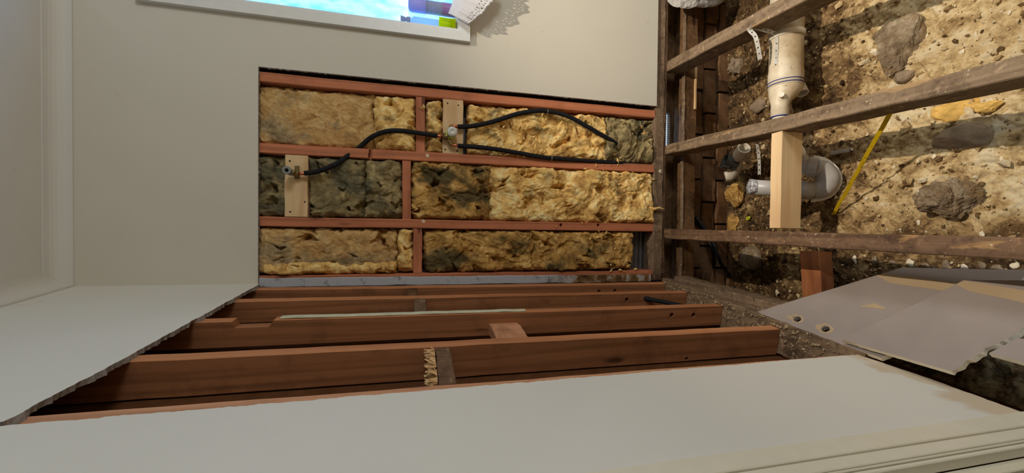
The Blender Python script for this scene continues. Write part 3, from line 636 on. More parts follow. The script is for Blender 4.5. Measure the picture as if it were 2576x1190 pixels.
# noggings between the side-wall studs
def left_nog(s0, s1, za, zb_, o1, d, mat, label, seed, torn=False):
    a, b_ = LW(s0, (za + zb_) / 2, o1 - d / 2), LW(s1, (za + zb_) / 2, o1 - d / 2)
    t_ = thing('nogging', LW((s0 + s1) / 2, zb_, o1 - d / 2), label, 'nogging')
    beam('block', a, b_, LN * d / 2, LU * (za - zb_) / 2, mat, t_, n=8, seed=seed, wob=0.001)
    if torn:
        rs = np.random.RandomState(seed); mb = MB()
        for k in range(150):
            p = LW(s0 + (s1 - s0) * rs.rand(), za + 0.002, o1 - 0.002 - d * 0.9 * rs.rand() ** 2); L = 0.008 + 0.020 * rs.rand(); w = 0.002 + 0.004 * rs.rand()
            dd = LU * L + LL * rs.normal(0, 0.006) + LN * rs.normal(0.004, 0.005); sd = LL * w
            mb.add([p - sd, p + sd, p + sd * 0.5 + dd, p - sd * 0.5 + dd, p + LN * 0.003, p + dd * 0.7 + LN * 0.003], [(0, 1, 2, 3), (0, 4, 5, 3), (1, 4, 5, 2), (0, 1, 4), (3, 2, 5)])
        o = mb.build('splinters', plain('raw_splinters', (214, 176, 128), 0.9, 0.1, var=0.25, scale=70), t_); o['kind'] = 'stuff'; o['label'] = 'pale torn splinters on the broken end'
    return t_
z_ = lambda x, y: sz(x, y)[1]
left_nog(0.050, 0.168, z_(1025, 730), z_(1048, 745), -0.002, 0.05, M['darky'], 'short dark dusty nogging nearest the corner of the side wall', 41)
left_nog(0.203, 0.372, z_(1042, 775), z_(1073, 775), -0.002, 0.05, M['greyy'], 'grey dusty nogging just above the pale strip', 42)
s3a = sz(1238, 830, -0.036); s3b = sz(1316, 830, -0.036)
left_nog(0.408, 0.620, s3a[1], s3b[1], -0.034, 0.04, M['paley'], 'pale recessed nogging with a plaster-crusted top, set back between two side-wall studs', 43)
left_nog(0.655, 0.846, z_(1100, 920), z_(1142, 920), -0.004, 0.06, M['brownny'] if 'brownny' in M else M['oldredy'], 'broken nogging with a splintered top beside the near plasterboard', 44, torn=True)
# pale strip on the notched stud
sa, za = sz(702, 806); sb, zb2 = sz(1325, 787)
tag(beam('edge_strip', LW(0.391, zb2, 0.003), LW(0.389, za, 0.003), LL * 0.0105, LN * 0.0028, plain('pale_green_grey_strip', (204, 204, 178), 0.8, 0.2, var=0.12, scale=20), n=20, wob=0.0006, seed=4), 'thin pale greenish strip of lining left on the notched stud', 'strip')
# far lining of the side wall, dark in the bays
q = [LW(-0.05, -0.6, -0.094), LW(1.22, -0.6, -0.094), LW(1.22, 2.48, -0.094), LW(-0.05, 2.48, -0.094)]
S(slab('wall_lining', q, [p - LN * 0.012 for p in q], [plain('brown_board_lining', (96, 62, 38), 0.9, 0.1, var=0.2), M['gypshade']]))
# sole plate of the side wall with crumbled plaster on it
tag(beam('sole_plate', LW(0.02, 0.004, -0.032), LW(0.90, 0.004, -0.032), LN * 0.054, LU * 0.020, M['grey' + 'y'], n=30, wob=0.001, seed=12), 'side-wall sole plate crusted with crumbled plaster', 'plate')
rs = np.random.RandomState(21); mb = MB()
for k in range(700):
    s = 0.03 + 0.82 * rs.rand() ** 1.2; V, Fc = ICO[1]; r = 0.0008 + 0.0042 * rs.rand() ** 3; V = V * (1 + 0.3 * rs.normal(size=(len(V), 1)))
    if any(a - 0.004 < s < b_ + 0.004 for a, b_ in ((0.012, 0.05), (0.168, 0.203), (0.372, 0.408), (0.62, 0.655))): off = 0.004 + 0.004 * rs.rand()
    else: off = -0.045 + 0.066 * rs.rand()
    mb.add(V * r * (0.7 + 0.6 * rs.rand(3)) + LW(s, 0.025 + r * 0.4, off), Fc)
tag(mb.build('plaster_crumbs', M['crust']), 'pale plaster crumbs scattered on the side-wall sole plate', 'debris', kind='stuff')

# ------------------------------------------------------------------ floor timbers
def joist(a, b_, w, h, mat, label, seed, z=0.0, n=40, wob=0.0014):
    a = np.array([a[0], a[1], z - h / 2]); b_ = np.array([b_[0], b_[1], z - h / 2]); d = b_ - a; d /= np.linalg.norm(d); s = np.array([d[1], -d[0], 0])
    return tag(beam('floor_joist', a, b_, s * w / 2, (0, 0, h / 2), mat, n=n, seed=seed, wob=wob, ch=0.003), label, 'joist')
joist((0.818, 0.02), (0.600, -2.7), 0.050, 0.095, M['oldy'], 'weathered joist in the top right corner, above the large drain pipe', 51)
joist((0.407, 0.02), (0.258, -2.7), 0.046, 0.100, M['oldy'], 'weathered joist running over the small drain pipe to the right edge', 52)
joist((-0.006, 0.022), (-0.052, -2.7), 0.046, 0.100, M['oldredy'], 'brown joist with old yellow glue lines along its top, right under the pine trimmer', 53)
q0, q1 = PZ(1685, 702, -0.05), PZ(1940, 772, -0.05)
joist((q0[0] - 0.006, -0.01), (q1[0] - 0.012, -0.66), 0.044, 0.090, M['greyy'], 'grey joist against the side wall, running under the plasterboard offcuts', 54, z=-0.05)
joist((1.30, 0.02), (1.20, -2.7), 0.050, 0.095, M['oldy'], 'weathered joist beyond the top right corner of the view', 55)
joist((1.78, 0.02), (1.72, -2.7), 0.050, 0.095, M['oldy'], 'weathered joist near the far side wall', 56)
# new pine trimmer
t_ = thing('trimmer', (0.18, -0.597, -0.09), 'new pale pine trimmer fixed between two old floor joists over the drain', 'trimmer')
xa, xb_ = 0.020, 0.345
beam('block', (xa, -0.5975, -0.047), (xb_, -0.5975, -0.047), (0, 0.0205, 0), (0, 0, 0.045), M['pinex'], t_, n=8, seed=61, wob=0.0004)
# bearer below the joists and boards about it
bw = tag(beam('floor_bearer', (-0.30, 0.042, -0.137), (XR, 0.042, -0.137), (0, 0.042, 0), (0, 0, 0.034), M['darkx'], n=50, wob=0.0016, seed=71), 'dark old bearer under the joist ends along the back wall', 'bearer')
tag(beam('bearer_lit_edge', (-0.24, 0.006, -0.099), (XR, 0.006, -0.099), (0, 0.010, 0), (0, 0, 0.004), M['greyx'], n=60, wob=0.0012, seed=72), 'added pale strip for the lit front top edge of the dark bearer', 'lath')  # added strip: light on the bearer's top edge as pale wood
q = [PB(1751, 155, -0.006), PB(1748, 275, -0.006)]
tag(beam('thin_lath', (q[0][0], -0.006, q[0][2]), (q[1][0], -0.006, q[1][2]), (0, 0.005, 0), (0, 0, 0.006), M['pinex'], n=6), 'thin pale lath under the front edge of the bearer', 'lath')
# brown brick foundation wall under the bearer: bricks in courses
fw = thing('wall_foundation', (0.6, 0.11, -0.62), None, None); fw['kind'] = 'structure'
mb = MB(); mb.box((-0.70, 0.085, -0.95), (XR + 0.05, 0.16, -0.185)); mb.build('mortar', M['mortar'], fw)
rs = np.random.RandomState(5); zz = -0.205; r_ = 0; proto = []
for k in range(8):
    V, Fc = beam_geo((-0.110, 0, 0), (0.110, 0, 0), (0, 0.022, 0), (0, 0, 0.036), n=5, ch=0.006, wob=0.003, seed=90 + k); proto.append(link('brick', V, Fc, M['brick'], fw))
pm = [o.data for o in proto]; used = 0
for r_ in range(5):
    x = -0.30 + (0.115 if r_ % 2 else 0)
    while x < 1.5:
        o = proto[used] if used < 8 else bpy.data.objects.new('brick', pm[rs.randint(8)])
        if used >= 8: COL.objects.link(o); o.parent = fw
        wpos = np.array([x, 0.082 + rs.normal(0, 0.005), -0.225 - r_ * 0.083]); o.location = (wpos - np.array(fw['_w'])).tolist(); o.rotation_euler = (rs.normal(0, 0.02), rs.normal(0, 0.015), rs.normal(0, 0.02)); used += 1
        x += 0.232
# skirts closing the underfloor, with the narrow vent where daylight shows
VX0, VX1 = 0.430, 0.625
mb = MB(); mb.box((-0.70, 0.10, -0.19), (VX0, 0.125, -0.02)); mb.box((VX1, 0.10, -0.19), (XR + 0.1, 0.125, -0.02)); mb.box((VX0, 0.10, -0.19), (VX1, 0.125, -0.092)); mb.box((VX0, 0.10, -0.042), (VX1, 0.125, -0.02))
S(mb.build('wall_skirt', M['darkx']))
mb = MB()
for k in range(20): x = VX0 + 0.006 + k * (VX1 - VX0 - 0.012) / 19; mb.box((x - 0.0016, 0.112, -0.092), (x + 0.0016, 0.116, -0.055))
tag(mb.build('vent_grille', M['clip']), 'narrow ribbed vent strip with daylight showing between plate and bearer', 'vent')
mb = MB(); mb.box((-0.76, YN - 0.1, -0.95), (-0.70, 0.16, 0.0)); S(mb.build('wall_underfloor', M['mortar']))

# ------------------------------------------------------------------ the ground
def gz(x, y):
    x = np.asarray(x, float); y = np.asarray(y, float)
    t0 = np.clip((-y - 0.02) / 0.42, 0, 1); t0 = t0 * t0 * (3 - 2 * t0)
    base = -0.43 + 0.13 * t0
    base = base - 0.05 * np.clip((-x - 0.05) / 0.25, 0, 1) + 0.03 * np.clip((x - 0.5) / 0.6, 0, 1)
    return base + 0.022 * fbm(x * 3.1, y * 3.1, 3) + 0.012 * fbm(x * 13 + 4, y * 13, 5, True) + 0.0065 * fbm(x * 48, y * 48 + 9, 4)
def G(px, py, lift=0.0):
    z = -0.28
    for k in range(12):
        p = PZ(px, py, z); z = 0.5 * z + 0.5 * (float(gz(p[0], p[1])) + lift)
    return PZ(px, py, z)
gx = np.concatenate([np.linspace(-0.69, -0.2, 80)[:-1], np.linspace(-0.2, 1.1, 430), np.linspace(1.1, XR, 60)[1:]])
gy = np.concatenate([np.linspace(YN, -1.35, 90)[:-1], np.linspace(-1.35, 0.085, 470)])
GX, GY = np.meshgrid(gx, gy); GZ = gz(GX, GY)
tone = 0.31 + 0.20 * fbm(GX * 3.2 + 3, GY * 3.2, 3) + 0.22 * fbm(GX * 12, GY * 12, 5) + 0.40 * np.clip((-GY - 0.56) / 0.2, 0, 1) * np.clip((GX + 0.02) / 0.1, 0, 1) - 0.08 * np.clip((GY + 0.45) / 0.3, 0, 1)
ny, nx = GX.shape; idx = np.arange(nx * ny).reshape(ny, nx)
Fc = np.stack([idx[:-1, :-1], idx[:-1, 1:], idx[1:, 1:], idx[1:, :-1]], 2).reshape(-1, 4).tolist()
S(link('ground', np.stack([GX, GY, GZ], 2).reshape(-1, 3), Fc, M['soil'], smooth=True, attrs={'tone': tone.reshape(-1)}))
# crumbs and clods of soil, uncountable
rs = np.random.RandomState(31); mb = MB(); tn_ = []
V0, F0 = ICO[1]; nV = len(V0); Vs = []; Fs = []; k = 0
for i in range(5200):
    x = -0.3 + 1.4 * rs.rand(); y = -1.3 + 1.35 * rs.rand(); r = 0.0018 + 0.0065 * rs.rand() ** 4 + (0.010 * rs.rand() if rs.rand() < 0.03 else 0)
    v = V0 * (1 + 0.28 * rs.normal(size=(nV, 1))) * r * (0.7 + 0.6 * rs.rand(3)) + np.array([x, y, float(gz(x, y)) + r * 0.35]); Vs.append(v); Fs += [tuple(q + k for q in f) for f in F0]; k += nV
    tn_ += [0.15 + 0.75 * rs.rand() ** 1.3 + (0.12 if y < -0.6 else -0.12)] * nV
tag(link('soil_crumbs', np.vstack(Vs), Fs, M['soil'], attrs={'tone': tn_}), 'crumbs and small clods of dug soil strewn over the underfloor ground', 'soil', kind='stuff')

def grock(name, px, py, rx, ry, rz, seed, mat, label, cat, group=None, sink=0.35, sub=3, rough=0.28, rot=0.0):
    p = G(px, py, rz * 0.4); c = np.array([p[0], p[1], float(gz(p[0], p[1])) + rz * (1 - 2 * sink)]); return rock(name, c, (rx, ry, rz), seed, mat, label, cat, group, sub, rough, rot)
grock('concrete_chunk', 2245, 105, 0.105, 0.065, 0.035, 1, M['concrete'], 'large grey concrete chunk on the soil near the top right', 'rubble', rough=0.45, sub=5, sink=0.42)
grock('concrete_chunk', 2395, 500, 0.060, 0.068, 0.040, 2, M['concrete'], 'jagged grey rock on pale soil between two joists', 'rubble', rough=0.7, sub=5, rot=0.5)
grock('stone_slab', 2430, 345, 0.045, 0.075, 0.014, 3, M['stone'], 'flat brown stone in the shadow below the middle joist', 'stone', rough=0.2)
grock('foam_lump', 2400, 272, 0.036, 0.055, 0.022, 4, M['foamlump'], 'ochre yellow lump under the joist at the right', 'rubble', rough=0.5)
grock('foam_lump', 2480, 270, 0.020, 0.028, 0.018, 6, M['foamlump'], 'small ochre lump just right of the larger ochre lump', 'rubble', rough=0.5)
grock('insulation_scrap', 1850, 482, 0.060, 0.070, 0.035, 5, M['ins_brown'], 'brown scrap of insulation below the capped drain riser', 'insulation', rough=0.5, sub=4)
grock('insulation_scrap', 1842, 560, 0.060, 0.034, 0.022, 7, M['ins_brown'], 'long golden scrap of insulation near the foot of the back wall', 'insulation', rough=0.5, sub=4)
grock('soil_clod', 1850, 165, 0.045, 0.04, 0.035, 8, M['stone'], 'pale crumbling clod left of the hanging steel strap', 'soil', rough=0.6, sub=4)
grock('stone_lump', 1908, 265, 0.035, 0.045, 0.030, 9, M['stone'], 'rounded brown stone behind the narrow end of the drain pipe', 'stone')
grock('stone_lump', 2270, 190, 0.022, 0.03, 0.016, 10, M['stone'], 'small brown stone just below the large concrete chunk', 'stone')
grock('stone_chip', 2200, 130, 0.026, 0.010, 0.008, 11, M['palestone'], 'white flake of stone beside the large concrete chunk', 'stone', rot=0.7)
grock('stone_chip', 1955, 735, 0.018, 0.012, 0.010, 12, M['palestone'], 'white stone chip on dark soil between the grey joist and the pine end', 'stone')
grock('stone_lump', 1945, 555, 0.032, 0.03, 0.02, 13, M['stone'], 'pinkish brown stone against the brown joist left of the pine trimmer', 'stone')
for k, (px, py) in enumerate([(2150, 652), (2200, 655), (2245, 660), (2290, 662), (2330, 668), (2380, 664), (2425, 672), (2470, 668), (2510, 676), (2550, 670)]):
    grock('pebble', px, py, 0.008 + 0.010 * rs.rand(), 0.007 + 0.007 * rs.rand(), 0.006, 30 + k, M['palestone'] if k % 3 == 0 else M['stone'], ('pebble below the glue-lined joist, %s of the row of ten counted from the left' % 'first second third fourth fifth sixth seventh eighth ninth last'.split()[k]), 'pebble', 'pebbles below the glue-lined joist', sub=2)
for k, (px, py) in enumerate([(2540, 30), (2455, 85), (2420, 130), (2350, 395), (2520, 400), (2310, 560), (2470, 590), (2180, 500), (2190, 240), (2330, 90)]):
    grock('pebble', px, py, 0.005 + 0.006 * rs.rand(), 0.004 + 0.004 * rs.rand(), 0.004, 60 + k, M['palestone'], 'small pale pebble on open soil ' + ['in the top right corner', 'right of the large concrete chunk, nearer the corner', 'right of the large concrete chunk, nearer the joist', 'left of the flat brown stone', 'right of the flat brown stone', 'below the jagged grey rock on its left', 'below the jagged grey rock on its right', 'right of the lower end of the yellow strip', 'between the drain pipe and the large concrete chunk', 'just above the joist beside the large concrete chunk'][k], 'pebble', 'pale pebbles on the open soil', sub=2)
a_, b_ = G(2312, 158, 0.008), G(2338, 192, 0.008)
tag(beam('wood_chip', a_, b_, (0.0045, 0.002, 0), (0, 0, 0.002), M['pinex'], n=4), 'pale sliver of wood on the soil beside the large concrete chunk', 'wood')
q_ = [PB(1634, 522, -0.008), PB(1645, 526, -0.014), PB(1658, 523, -0.018), PB(1672, 527, -0.02)]
tag(tube('insulation_wisp', q_, [0.006, 0.008, 0.0045, 0.001], M['ins_gold'], None, 10), 'twisted pale wisp of insulation hanging over the bottom plate', 'insulation')
# half-buried stump, orange block, grey slat, lime scrap
p = G(1900, 650); lathe_o = np.array([p[0], p[1], float(gz(p[0], p[1])) - 0.03])
tag(lathe('concrete_stump', lathe_o, (0.05, -0.15, 1), [(0, 0.062), (0.05, 0.060), (0.085, 0.056), (0.098, 0.045), (0.102, 0.02)], M['concrete'], None, 24, True), 'rounded grey concrete stump in the dark below the glue-lined joist', 'stump')
qa, qb = PZ(2035, 636, -0.19), PZ(2050, 760, -0.19)
tag(beam('old_bearer', (qa[0] + 0.005, qa[1] - 0.004, -0.215), (qb[0] - 0.08, qb[1] + 0.0, -0.215), (0, 0.036, 0), (0, 0, 0.030), M['orangex'], n=10, wob=0.001, seed=77), 'orange-brown old bearer running under the wall beside the plasterboard offcuts', 'bearer')
g0, g1 = G(2090, 386, 0.01), G(2136, 378, 0.01)
tag(beam('grey_slat', g0, g1, (0.008, 0.0, 0), (0, 0, 0.003), plain('grey_slat_paint', (150, 138, 122), 0.8, 0.2), n=5), 'short grey slat lying in the joist shadow', 'slat')
p = G(1883, 548, 0.012)
V, Fc = rock_geo(p, (0.016, 0.010, 0.008), 41, 3, 0.8); tag(link('plastic_scrap', V, Fc, M['limeplastic']), 'crumpled lime green plastic scrap on the dark soil', 'litter')
# yellow strip leaning from the joist to the ground
a = PZ(2246, 272, -0.08); b_ = G(2097, 540, 0.006); d = b_ - a
tag(beam('yellow_strip', a, b_, np.array([0.0, 0.0056, 0.002]), np.array([0.0004, -0.0004, 0.001]), M['yellow'], n=14, ch=0.0002, wob=0.0008, seed=3), 'flat yellow plastic strip leaning from the joist down to the soil', 'strip')

# ------------------------------------------------------------------ drain pipes
t_ = thing('drain_pipe', (0.75, -0.49, -0.21), 'dusty cream drain pipe with a reducer, slung under the top right joist', 'pipe')
yb, zb_ = -0.49, -0.160
V, Fc = lathe_geo((0.545, yb, zb_), (1, 0, 0), [(0, 0.046), (0.006, 0.056), (0.05, 0.057), (0.075, 0.0545), (0.188, 0.0535), (0.190, 0.047)], 32); pbody = link('pipe_body', V, Fc, M['pvc'], t_, smooth=True)
lathe('collar', (0.730, yb, zb_), (1, 0, 0), [(0, 0.056), (0.001, 0.0588), (0.019, 0.0588), (0.020, 0.052)], M['pvcwhite'], t_, 32, True)
lathe('upper_pipe', (0.749, yb, zb_), (1, 0, 0), [(0, 0.0545), (0.55, 0.0545)], M['pvc'], t_, 32, True)
for dx in (0.556, 0.567): lathe('marker_line', (dx, yb, zb_), (1, 0, 0), [(0, 0.0562), (0.0005, 0.0576), (0.003, 0.0576), (0.0035, 0.0562)], M['blueband'], pbody, 32, True)
# eccentric reducer
V = []; Fc = []; sg = 28; prof = [(0.551, 0.054, 0), (0.533, 0.052, 0.002), (0.508, 0.042, 0.012), (0.490, 0.031, 0.022), (0.482, 0.029, 0.024), (0.440, 0.029, 0.024), (0.438, 0.026, 0.024)]
for (x, r, dz) in prof:
    for j in range(sg): aa = 2 * math.pi * j / sg; V.append((x, yb + r * math.cos(aa), zb_ + dz + r * math.sin(aa)))
for k in range(len(prof) - 1):
    for j in range(sg): Fc.append((k * sg + j, k * sg + (j + 1) % sg, (k + 1) * sg + (j + 1) % sg, (k + 1) * sg + j))
Fc.append(tuple(range((len(prof) - 1) * sg, len(prof) * sg))); link('reducer', V, Fc, M['pvc'], t_, smooth=True)
lathe('blue_band', (0.436, yb, zb_ + 0.024), (1, 0, 0), [(0, 0.026), (0.001, 0.0296), (0.004, 0.0296), (0.005, 0.026)], M['blueband'], t_, 24, True)
lathe('marker_disc', (0.508, yb - 0.030, zb_ + 0.052), (0.2, -0.55, 0.8), [(0, 0.010), (0.003, 0.010), (0.0036, 0.009)], M['pvcwhite'], t_, 16)
sp0 = np.array([0.441, yb, zb_ + 0.024]); e1 = PZ(2008, 400, -0.175); e2 = PZ(2024, 420, -0.19)
tube('outlet_pipe', [sp0, sp0 + np.array([-0.10, -0.01, -0.012]), np.array([e1[0] + 0.03, e1[1] + 0.004, -0.168]), e1], 0.0255, M['pvcwhite'], t_, 20)
# strap on the pipe face
def strap(name, P, w_dir, w, label, holes=True, cat='strap'):
    P = smooth_path(P, 6); V = []; Fc = []; n = len(P); wd_ = np.asarray(w_dir, float); wd_ /= np.linalg.norm(wd_)
    for k in range(n):
        T = P[min(k + 1, n - 1)] - P[max(k - 1, 0)]; T /= np.linalg.norm(T); sd = wd_ - T * wd_.dot(T); sd /= np.linalg.norm(sd); nn = np.cross(T, sd) * 0.0007
        V += [P[k] - sd * w / 2 - nn, P[k] + sd * w / 2 - nn, P[k] + sd * w / 2 + nn, P[k] - sd * w / 2 + nn]
    for k in range(n - 1):
        for j in range(4): Fc.append((k * 4 + j, k * 4 + (j + 1) % 4, (k + 1) * 4 + (j + 1) % 4, (k + 1) * 4 + j))
    Fc += [(0, 1, 2, 3), tuple(range(4 * n - 4, 4 * n))]
    o = tag(link(name, V, Fc, M['galv']), label, cat)
    if holes:
        cs = []
        acc = 0.0
        for k in range(1, n):
            acc += np.linalg.norm(P[k] - P[k - 1])
            if acc > 0.018:
                acc = 0; T = P[k] - P[k - 1]; T /= np.linalg.norm(T); sd = wd_ - T * wd_.dot(T); sd /= np.linalg.norm(sd); cs.append((P[k], np.cross(T, sd), 0.0026, 0.008))
        bore(o, cs)
    return o
def on_pipe(px, py, r):
    best = None
    for k in range(400):
        q = PZ(px, py, -0.06 - 0.12 * k / 400)
        if (q[1] - yb) ** 2 + (q[2] - zb_) ** 2 <= r * r: return q
    return PZ(px, py, -0.105)
view = lambda q: (lambda v: v / np.linalg.norm(v))(np.asarray(q) - CAM)
q0 = PZ(1883, 71, 0.003); q1 = PZ(1900, 92, -0.020); q2 = PZ(1907, 120, -0.036); q3 = PZ(1912, 150, -0.055)
strap('perforated_strap', [q0, PZ(1888, 78, -0.006), q1, q2, q3], np.cross(view(q1), q3 - q1), 0.014, 'galvanised perforated strap hanging free left of the drain collar')
q0 = PZ(1886, 68, 0.004); q3 = on_pipe(1950, 84, 0.0595)
strap('perforated_strap', [q0, PZ(1905, 71, -0.026), PZ(1930, 77, -0.062), q3], np.cross(view(q0), q3 - q0), 0.013, 'galvanised strap tail tying the drain collar to the top right joist')
q0 = on_pipe(1954, 92, 0.0582); q3 = on_pipe(1951, 163, 0.0582)
strap('perforated_strap', [q0, on_pipe(1953, 128, 0.0582), q3], np.cross(view(q0), q3 - q0), 0.011, 'dull perforated strap lying flat on the large drain pipe')
q0 = PZ(1904, 362, -0.06); q3 = PZ(1910, 440, -0.11)
strap('perforated_strap', [q0, PZ(1908, 385, -0.08), PZ(1910, 415, -0.098), q3], np.cross(view(q0), q3 - q0), 0.010, 'galvanised perforated strap hanging under the middle joist by the open pipe junction')
# open stub behind the drain
a, b_ = PZ(2004, 200, -0.235), PZ(2020, 235, -0.225); dd = b_ - a
lathe('pipe_stub', a, dd, [(0, 0.019), (np.linalg.norm(dd), 0.019), (np.linalg.norm(dd), 0.016), (0.004, 0.016)], M['pvcwhite'], None, 24, False, True)
tag(bpy.data.objects['pipe_stub'], 'short open white pipe stub poking out behind the drain reducer', 'pipe')
# P-trap with foil-capped riser
t_ = thing('floor_trap', PZ(2075, 460, -0.27), 'grey drain trap with a foil-capped riser passing behind the pine trimmer', 'drain')
r0, r1 = PZ(1886, 470, -0.035), PZ(2042, 480, -0.215); ax = (r1 - r0) / np.linalg.norm(r1 - r0); Lr = np.linalg.norm(r1 - r0)
riser_ = lathe('riser', r0, ax, [(0, 0.0275), (Lr, 0.0275)], M['pvcgrey'], t_, 24, True)
lathe('socket', r0 + ax * (Lr - 0.055), ax, [(0, 0.0275), (0.001, 0.0325), (0.055, 0.0325), (0.056, 0.027)], M['pvcgrey'], t_, 24, True)
lathe('seal_ring', r0 + ax * (Lr - 0.060), ax, [(0, 0.028), (0.001, 0.0315), (0.005, 0.0315), (0.006, 0.028)], M['pvcdark'], t_, 24, True)
V, Fc = lathe_geo(r0 - ax * 0.004, ax, [(-0.004, 0.010), (0.0, 0.0265), (0.004, 0.0292), (0.020, 0.0290), (0.021, 0.027)], 24)
V = [v + np.array([pn(v[0] * 90, v[2] * 90), pn(v[1] * 90, v[0] * 90), pn(v[2] * 90, v[1] * 90)]) * 0.0030 for v in V]; o = link('foil_cap', V, Fc, M['foil'], riser_); o['label'] = 'crumpled silver foil tape cap'
U0 = r1; U1 = PZ(2072, 474, -0.245); U2 = PZ(2084, 450, -0.252); U3 = PZ(2068, 428, -0.235); U4 = PZ(2046, 421, -0.205)
tube('u_bend', [U0, U1, U2, U3, U4], [0.030, 0.033, 0.034, 0.033, 0.030], M['pvcgrey'], t_, 24, 8)
c_ = (U0 + U4) / 2; fl_n = np.cross(U0 - U4, U2 - c_); fl_n /= np.linalg.norm(fl_n)
# rim flange round the outside of the bend
fr = []; rim_c = (U1 + U3) / 2
for k in range(15):
    tt = k / 14; P5 = smooth_path([U0, U1, U2, U3, U4], 14); p = P5[int(tt * (len(P5) - 1))]; o_ = p - c_; o_ /= np.linalg.norm(o_); fr.append((p, o_))
V = []; Fc = []
for (p, o_) in fr: V += [p + o_ * 0.030 - fl_n * 0.0022, p + o_ * 0.042 - fl_n * 0.0022, p + o_ * 0.042 + fl_n * 0.0022, p + o_ * 0.030 + fl_n * 0.0022]
for k in range(14):
    for j in range(4): Fc.append((k * 4 + j, k * 4 + (j + 1) % 4, (k + 1) * 4 + (j + 1) % 4, (k + 1) * 4 + j))
Fc += [(0, 1, 2, 3), tuple(range(56, 60))]; link('seam_flange', V, Fc, M['pvcwhite'], t_)
ax2 = e2 - U4; L2 = np.linalg.norm(ax2)
lathe('coupling', U4 - ax2 / L2 * 0.012, ax2, [(0, 0.031), (0.002, 0.036), (0.026, 0.036), (0.028, 0.030)], M['pvcgrey'], t_, 12)
tube('elbow', [U4, U4 + ax2 * 0.5 + np.array([0, 0, 0.004]), e2, e1 + np.array([0.0, 0, 0])], 0.0285, M['pvcgrey'], t_, 22)
# open junction left of the riser
t_ = thing('pipe_junction', G(1840, 430), 'open pipe junction, one dark grey and one white socket, on the dark soil', 'pipe')
j0 = PZ(1852, 414, -0.255); j1 = PZ(1822, 404, -0.205); dj = j1 - j0; Lj = np.linalg.norm(dj)
lathe('grey_socket', j0, dj, [(0, 0.030), (Lj * 0.5, 0.030), (Lj * 0.52, 0.034), (Lj, 0.034), (Lj, 0.028), (Lj * 0.35, 0.027), (Lj * 0.34, 0.001)], M['pvcdark'], t_, 24)
k0 = PZ(1846, 408, -0.25); k1 = PZ(1872, 372, -0.215); dk = k1 - k0; Lk = np.linalg.norm(dk)
lathe('white_socket', k0, dk, [(0, 0.020), (Lk * 0.45, 0.020), (Lk * 0.5, 0.027), (Lk, 0.027), (Lk, 0.022), (Lk * 0.4, 0.021), (Lk * 0.39, 0.001)], M['pvcwhite'], t_, 24)
tube('white_bend', [j0 + np.array([0.005, 0.0, 0.0]), PZ(1848, 428, -0.275), PZ(1838, 440, -0.280), PZ(1824, 444, -0.262)], [0.028, 0.028, 0.027, 0.024], M['pvcwhite'], t_, 22)
# two black cables dropping into the dark
for k, P in enumerate(([PZ(1742, 548, -0.20), PZ(1775, 590, -0.26), PZ(1795, 640, -0.30), G(1800, 700, 0.01), G(1806, 740, 0.006)], [PZ(1750, 545, -0.20), PZ(1790, 600, -0.27), PZ(1812, 660, -0.31), G(1838, 700, 0.01), G(1850, 735, 0.006)])):
    tag(tube('black_cable', P, 0.0085, M['cable'], None, 10), ('left' if k == 0 else 'right') + ' of two black cables running down into the dark beside the bearer', 'cable')

# ------------------------------------------------------------------ water pipes on the back wall
t_ = thing('lagged_pipe', PB(930, 380, 0), 'black lagged pipe arching from the open tap fitting to the white-capped tee', 'pipe')
P1 = [PB(766, 436, -0.022), PB(800, 431, -0.022), PB(845, 413, -0.016), PB(880, 388, 0.010), PB(905, 370, 0.016), PB(935, 345, -0.004), PB(970, 331, -0.014), PB(1010, 329, -0.016), PB(1060, 336, -0.018), PB(1100, 342, -0.020)]
tube('lagging', P1, 0.0095, M['black'], t_, 14)
tube('copper_tail', [PB(748, 437, -0.022), PB(772, 436, -0.022)], 0.0066, M['copper'], t_, 12); tube('copper_tail', [PB(1094, 342, -0.020), PB(1116, 343, -0.020)], 0.0066, M['copper'], t_, 12)
t_ = thing('lagged_pipe', PB(1400, 290, 0), 'black lagged pipe looping up to the stud and down into the insulation', 'pipe')
P2 = [PB(1152, 319, -0.020), PB(1190, 317, -0.020), PB(1240, 306, -0.018), PB(1300, 287, -0.012), PB(1350, 279, -0.008), PB(1385, 281, -0.008), PB(1430, 293, -0.014), PB(1480, 320, -0.018), PB(1520, 343, -0.014), PB(1545, 358, -0.004), PB(1565, 378, 0.024)]
tube('lagging', P2, 0.0098, M['black'], t_, 14); tube('copper_tail', [PB(1134, 317, -0.022), PB(1156, 319, -0.020)], 0.0066, M['copper'], t_, 12)
lathe('pipe_clip', PB(1377, 281, -0.008) + np.array([0, 0, -0.002]), (0, 0, 1), [(0, 0.0098), (0.0003, 0.0112), (0.0035, 0.0112), (0.004, 0.0098)], M['clip'], t_, 16)
t_ = thing('lagged_pipe', PB(1400, 395, 0), 'black lagged pipe running down the stud under the looped pipe', 'pipe')
P3 = [PB(1152, 367, -0.020), PB(1200, 370, -0.020), PB(1250, 376, -0.018), PB(1310, 386, -0.014), PB(1370, 396, -0.010), PB(1440, 402, -0.004), PB(1510, 407, 0.002), PB(1570, 412, 0.010), PB(1620, 416, 0.022)]
tube('lagging', P3, 0.0098, M['black'], t_, 14); tube('copper_tail', [PB(1136, 365, -0.022), PB(1156, 367, -0.020)], 0.0066, M['copper'], t_, 12)
lathe('pipe_clip', PB(1388, 398, -0.009), (0, 0, 1), [(0, 0.0098), (0.0003, 0.0112), (0.0035, 0.0112), (0.004, 0.0098)], M['clip'], t_, 16)
